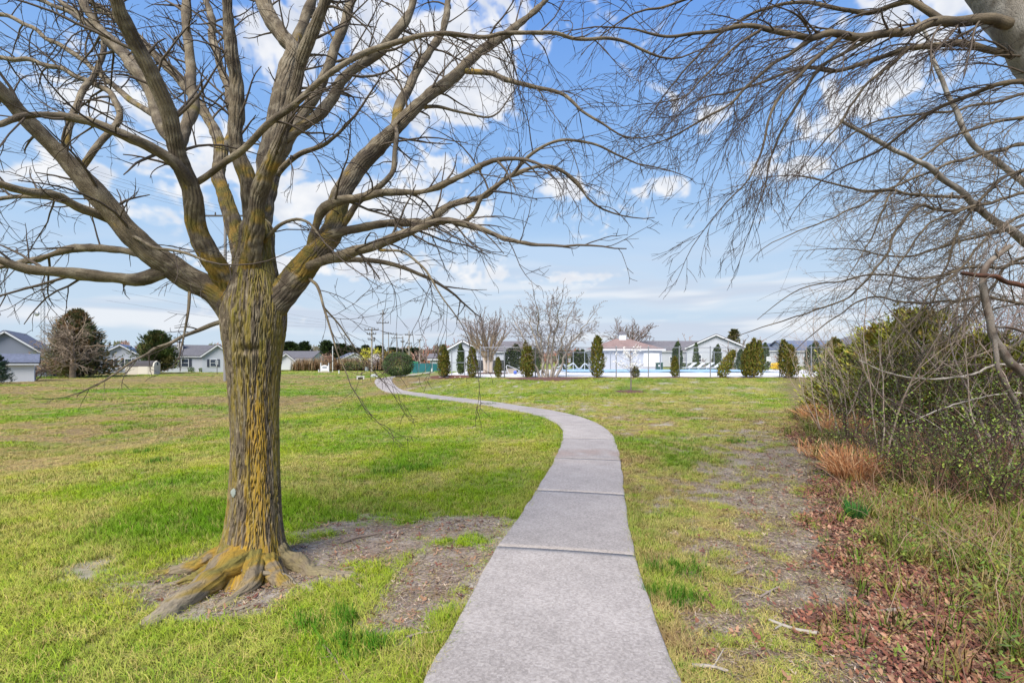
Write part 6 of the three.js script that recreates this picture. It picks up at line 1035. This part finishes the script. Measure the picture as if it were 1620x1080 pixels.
// ---- screened enclosure, monument sign, small boxes
{
  const d = 62, x0 = (652 - 810) / FOCAL * d, w = (716 - 652) / FOCAL * d, t = thing('screened_enclosure', 'teal fabric screened fence right of the round bush', 'fence', [x0, 0, -d]), n = 6;
  for (let k = 0; k <= n; k++) part('post', bar(V(k * w / n, 0, 0), V(k * w / n, 1.6, 0), 0.04), MAT.steel, t); for (let k = 0; k < n; k++) { const pg = new THREE.PlaneGeometry(w / n - 0.08, 1.42, 8, 4), q = pg.attributes.position; for (let i = 0; i < q.count; i++) q.setZ(i, 0.05 * n2(q.getX(i) * 2 + k * 9, q.getY(i) * 1.4)); pg.computeVertexNormals(); const m = part('screen_panel', pg, M(srgb(18, 92, 100), 0.75, { side: THREE.DoubleSide }), t); m.position.set((k + 0.5) * w / n, 0.8, 0.08); }
  const c = thing('green_container', 'bright green container top above the teal screen', 'container', [(656 - 810) / FOCAL * 65, 0, -65]); part('body', box(1.1, 1.6, 1.2, 0, 0.8, 0), MAT.green, c); part('lid', box(1.16, 0.12, 1.26, 0, 1.68, 0), MAT.green, c);
  const s = thing('monument_sign', 'white framed monument sign at the roadside', 'sign', onGround(513.5, 76)); for (const k of [-1, 1]) { part('post', box(0.14, 1.35, 0.14, k * 0.62, 0.68, 0), MAT.white, s); const cp = part('post_cap', new THREE.SphereGeometry(0.1, 10, 8), MAT.white, s); cp.position.set(k * 0.62, 1.42, 0); } { const sh = new THREE.Shape(); sh.moveTo(-0.54, 0.25); sh.lineTo(0.54, 0.25); sh.lineTo(0.54, 1.0); sh.quadraticCurveTo(0, 1.4, -0.54, 1.0); sh.closePath(); part('panel', new THREE.ExtrudeGeometry(sh, { depth: 0.06, bevelEnabled: false }), M(srgb(214, 216, 220), 0.6), s); const bd = part('dark_band', box(0.7, 0.22, 0.02, 0, 0.82, 0.08), M(srgb(112, 120, 132), 0.7), s); bd.userData.label = 'dark lettering band on the sign'; } part('base', box(1.9, 0.16, 0.6, 0, 0.08, 0), MAT.wood, s);
  for (const [px, dd, lab] of [[504, 76, 'small white post left of the monument sign'], [536, 70, 'small white post right of the monument sign'], [683, 59, 'short white marker stake in front of the teal screen']]) { const p = thing('marker_post', lab, 'post', onGround(px, dd), 0, 'white marker posts'); part('shaft', box(0.14, 0.42, 0.14, 0, 0.21, 0), MAT.white, p); part('cap', box(0.18, 0.06, 0.18, 0, 0.45, 0), MAT.white, p); }
  const cu = thing('culvert_end', 'pale concrete box with a dark opening on the lawn', 'culvert', onGround(570, 48), 0.3); part('surround', mergeGeometries([box(0.75, 0.1, 0.5, 0, 0.3, 0), box(0.12, 0.3, 0.5, -0.3, 0.14, 0), box(0.12, 0.3, 0.5, 0.3, 0.14, 0), box(0.5, 0.25, 0.1, 0, 0.12, -0.2)]), M(srgb(196, 192, 188), 0.9), cu);
  const lid = thing('utility_cover', 'white low utility cover on the lawn near the round bush', 'cover', onGround(592, 55), 0.2); part('slab', box(0.75, 0.3, 0.6, 0, 0.12, 0), MAT.white, lid); part('top', box(0.6, 0.06, 0.46, 0, 0.3, 0), MAT.white, lid);
  const hy = thing('roadside_box', 'grey utility box beside the wooden pole', 'box', onGround(580, 84)); part('cabinet', box(0.5, 0.7, 0.4, 0, 0.35, 0), M(srgb(130, 136, 140), 0.6), hy); part('lid', box(0.56, 0.08, 0.46, 0, 0.74, 0), M(srgb(120, 126, 130), 0.6), hy);
  const wp = thing('white_pole', 'slim white pole right of the monument sign', 'pole', onGround(526, 80)); part('shaft', bar(V(0, 0, 0), V(0, 4.2, 0), 0.07, 8), MAT.white, wp); { const m = part('cap', new THREE.SphereGeometry(0.1, 8, 6), MAT.white, wp); m.position.y = 4.2; }
  const sp = thing('sign_post', 'thin post with a small plate beside the trunk on the far lawn', 'sign', onGround(343, 64)); part('shaft', bar(V(0, 0, 0), V(0, 1.9, 0), 0.04), MAT.dark, sp); part('plate', box(0.4, 0.6, 0.03, 0, 1.65, 0.06), M(srgb(132, 136, 140), 0.6), sp);
  // utility poles
  const tops = {}, ORD = ['first', 'second', 'third', 'fourth'];
  const pole = (key, label, px, d, topPy, arms, tone = 0) => {
    const x = (px - 810) / FOCAL * d, h = EYE + (HORIZON - topPy) / FOCAL * d, t2 = thing('utility_pole', label, 'pole', [x, 0, -d], 0, 'utility poles along the road'), g = new THREE.CylinderGeometry(0.11, 0.17, h, 10); g.translate(0, h / 2, 0); part('shaft', g, M(tone ? srgb(128, 124, 122) : srgb(146, 138, 130), 0.9), t2); tops[key] = [];
    for (const [dy, hw] of arms) { part('crossarm', box(hw * 2, 0.14, 0.12, 0, h - dy, 0.16), MAT.dark, t2); for (const s of [-1, -0.45, 0.45, 1]) { const ig = new THREE.CylinderGeometry(0.05, 0.07, 0.26, 8); ig.translate(s * hw * 0.95, h - dy + 0.2, 0.16); part('insulator', ig, MAT.dark, t2); tops[key].push(V(x + s * hw * 0.95, h - dy + 0.33, -d + 0.16)); } }
    return t2;
  };
  const a = pole('a', 'wooden utility pole with wide top crossarm left of the taller pole', 588, 80, 519, [[0.3, 1.15], [1.0, 0.75], [1.9, 0.6]]);
  { const tg = new THREE.CylinderGeometry(0.22, 0.22, 0.75, 10); const m = part('transformer', tg, MAT.steel, a); m.position.set(0.32, 5.4, 0.1); }
  pole('b', 'tallest utility pole left of the round bush', 605.5, 95, 490, [[2.6, 1.2], [0.9, 0.5]], 1);
  pole('c', 'utility pole of the double frame, left leg', 614.5, 140, 525, [[0.5, 1.6]], 1); pole('d', 'utility pole of the double frame, right leg', 627.5, 140, 526, [[1.6, 1.6]], 1);
  pole('e', 'short dark utility pole behind the round bush', 637, 105, 532, [[1.2, 0.4]], 1); pole('f', 'utility pole right above the round bush', 647, 112, 523, [[1.0, 0.9], [3.0, 0.7]]);
  pole('g', 'tall utility pole hidden behind the trunk, its crossarm at the right fork', 423, 62, 429, [[0.15, 0.75]], 1); pole('h', 'tall utility pole behind the trunk whose top shows among the limbs', 356, 44, 292, [[0.3, 0.4], [2.9, 1.9]], 1);
  pole('i', 'utility pole far right of the row above the enclosure', 664, 135, 536, [[0.4, 0.7]]);
  const wire = (label, p, q, sag) => { const c = sweep([p, p.clone().lerp(q, 0.5).add(V(0, -sag, 0)), q], 1.6), o = p.clone(), B = new Buf(); tube(B, c.map((v) => v.sub(o)), c.map((_, i) => 0.011), 4, [0.25, 0.25, 0.27]); const m = part('power_line', B.geo(), twigMat, scene); m.position.copy(o); tag(m, label, 'wire', 'power lines'); };
  const out = (p, dx, dy, dz) => p.clone().add(V(dx, dy, dz));
  for (let k = 0; k < 4; k++) { wire(ORD[k] + ' wire from the tallest pole to the pole behind the trunk', tops.b[k], tops.g[k], 0.9); wire(ORD[k] + ' wire leaving the frame at the upper left above the spruce', tops.h[k + 4], at(-140 - k * 14, 178 - k * 9, 26), 0.5); wire(ORD[k] + ' wire from the wooden pole sagging left behind the trunk', tops.a[k], V(-44 + k * 0.7, 8.4 + k * 1.1, -52), 0.9); if (k % 3 === 0) wire(ORD[k] + ' wire between the two poles hidden by the trunk', tops.g[k], tops.h[k + 4], 0.6); }
  // lattice mast far left
  const ms = thing('lattice_mast', 'thin lattice radio mast far behind the spruce', 'mast', [(68 - 810) / FOCAL * 190, 0, -190]), H2 = 37; { for (const [x, z] of [[-0.6, 0.4], [0.6, 0.4], [0, -0.6]]) part('leg', bar(V(x, 0, z), V(x, H2, z), 0.09, 4), MAT.steel, ms); const B = new Buf(); for (let y = 0; y < H2 - 2; y += 1.5) { tube(B, [V(-0.6, y, 0.4), V(0.6, y + 1.5, 0.4)], [0.05, 0.05], 3, [1, 1, 1]); tube(B, [V(0.6, y, 0.4), V(0, y + 1.5, -0.6)], [0.05, 0.05], 3, [1, 1, 1]); } part('bracing', B.geo(), MAT.steel, ms); const dg = new THREE.SphereGeometry(1.0, 14, 8); dg.scale(1, 1, 0.45); const dm = part('dish', dg, MAT.steel, ms); dm.position.set(-2.2, 20.4, 0.4); part('dish_arm', bar(V(-2.2, 20.4, 0.2), V(-0.5, 20.4, 0.4), 0.08, 4), MAT.steel, ms); }
}
// ---- pines and woods on the skyline
{
  const gs = [0, 1, 2].map((k) => coniferGeo(500 + k, 10, 2.8, 110, 34, PAL.pine, { foot: 0.22, shape: 0.34, rise: 0.25, spray: 0.9, wide: 0.42, sag: 0.05 }));
  const spots = [[434, 165, 547], [446, 172, 545], [458, 168, 543], [470, 176, 546], [482, 168, 543], [516, 170, 541], [528, 178, 545], [541, 172, 546], [552, 185, 549], [566, 176, 552], [578, 190, 548], [600, 190, 549], [622, 186, 551], [640, 176, 553], [656, 180, 552], [672, 190, 556], [690, 190, 557]];
  const NTH = 'first second third fourth fifth sixth seventh eighth ninth tenth eleventh twelfth thirteenth fourteenth fifteenth sixteenth seventeenth'.split(' ');
  spots.forEach(([px, d, top], k) => { const p = onGround(px, d), h = EYE + (HORIZON - top) / FOCAL * d, t = thing('pine_tree', 'dark skyline pine, ' + NTH[k] + ' counted rightward from the big trunk', 'tree', p, k * 1.3, 'skyline pines'), g = gs[k % 3]; t.scale.set(0.9 + 0.25 * ((k * 7) % 5) / 4, h / 9.8, 1); part('trunk', g.wood, twigMat, t); part('foliage', g.leaves, needleMat, t); });
  const r = rng(5150), b = new Buf(), cols = [srgb(128, 104, 98), srgb(112, 92, 88), srgb(144, 112, 100), srgb(96, 90, 74), srgb(84, 88, 64), srgb(150, 98, 78)];
  for (let k = 0; k < 26000; k++) { const px = -60 + r() * (r() < 0.55 ? 480 : 800), d = 195 + r() * 45, top = px < 400 ? 4.5 + 3.2 * fbm(px * 0.03, 2) + 2.2 * n2(px * 0.11, 7) + 2.5 * sstep(60, -20, px) : 3.2 + 2 * n2(px * 0.09, 4), y = Math.pow(r(), 0.8) * Math.max(1, top + 2.2); const ci = clamp(Math.floor((n2(px * 0.06, d * 0.05) * 0.5 + 0.5) * 6), 0, 5), q = 0.8 + r() * 0.4; leaf(b, V((px - 810) / FOCAL * d, y, -d), V((r() - 0.5) * 0.7, 1, (r() - 0.5) * 0.7).normalize(), V(0, 0.3, 1).add(rv(r, 0.5)), 1.1 + r() * 1.2, 0.3 + r() * 0.4, cols[ci].map((v) => v * q)); }
  for (let k = 0; k < 9000; k++) { const px = 640 + r() * 1000, d = 170 + r() * 40, top = 2.6 + 1.4 * n2(px * 0.07, 4), y = Math.pow(r(), 0.8) * Math.max(0.8, top + 1), q = 0.8 + r() * 0.4; leaf(b, V((px - 810) / FOCAL * d, y, -d), V((r() - 0.5) * 0.7, 1, (r() - 0.5) * 0.7).normalize(), V(0, 0.3, 1).add(rv(r, 0.5)), 1.2 + r() * 1.2, 0.4 + r() * 0.4, cols[(k + (px > 900 ? 1 : 0)) % 6].map((v) => v * q)); }
  tag(part('far_woods', b.geo(), needleMat, scene), 'brown leafless woods along the skyline', 'woods', null, 'stuff');
}
console.log('left');
shadows(scene);
{ let t = 0, n = 0; scene.traverse((m) => { if (m.isMesh && !m.isInstancedMesh) t += (m.geometry.index ? m.geometry.index.count : m.geometry.attributes.position.count) / 3; if (m.isInstancedMesh) n += m.count; }); console.log('triangles', t, 'copies', n); }
renderer.render(scene, camera);
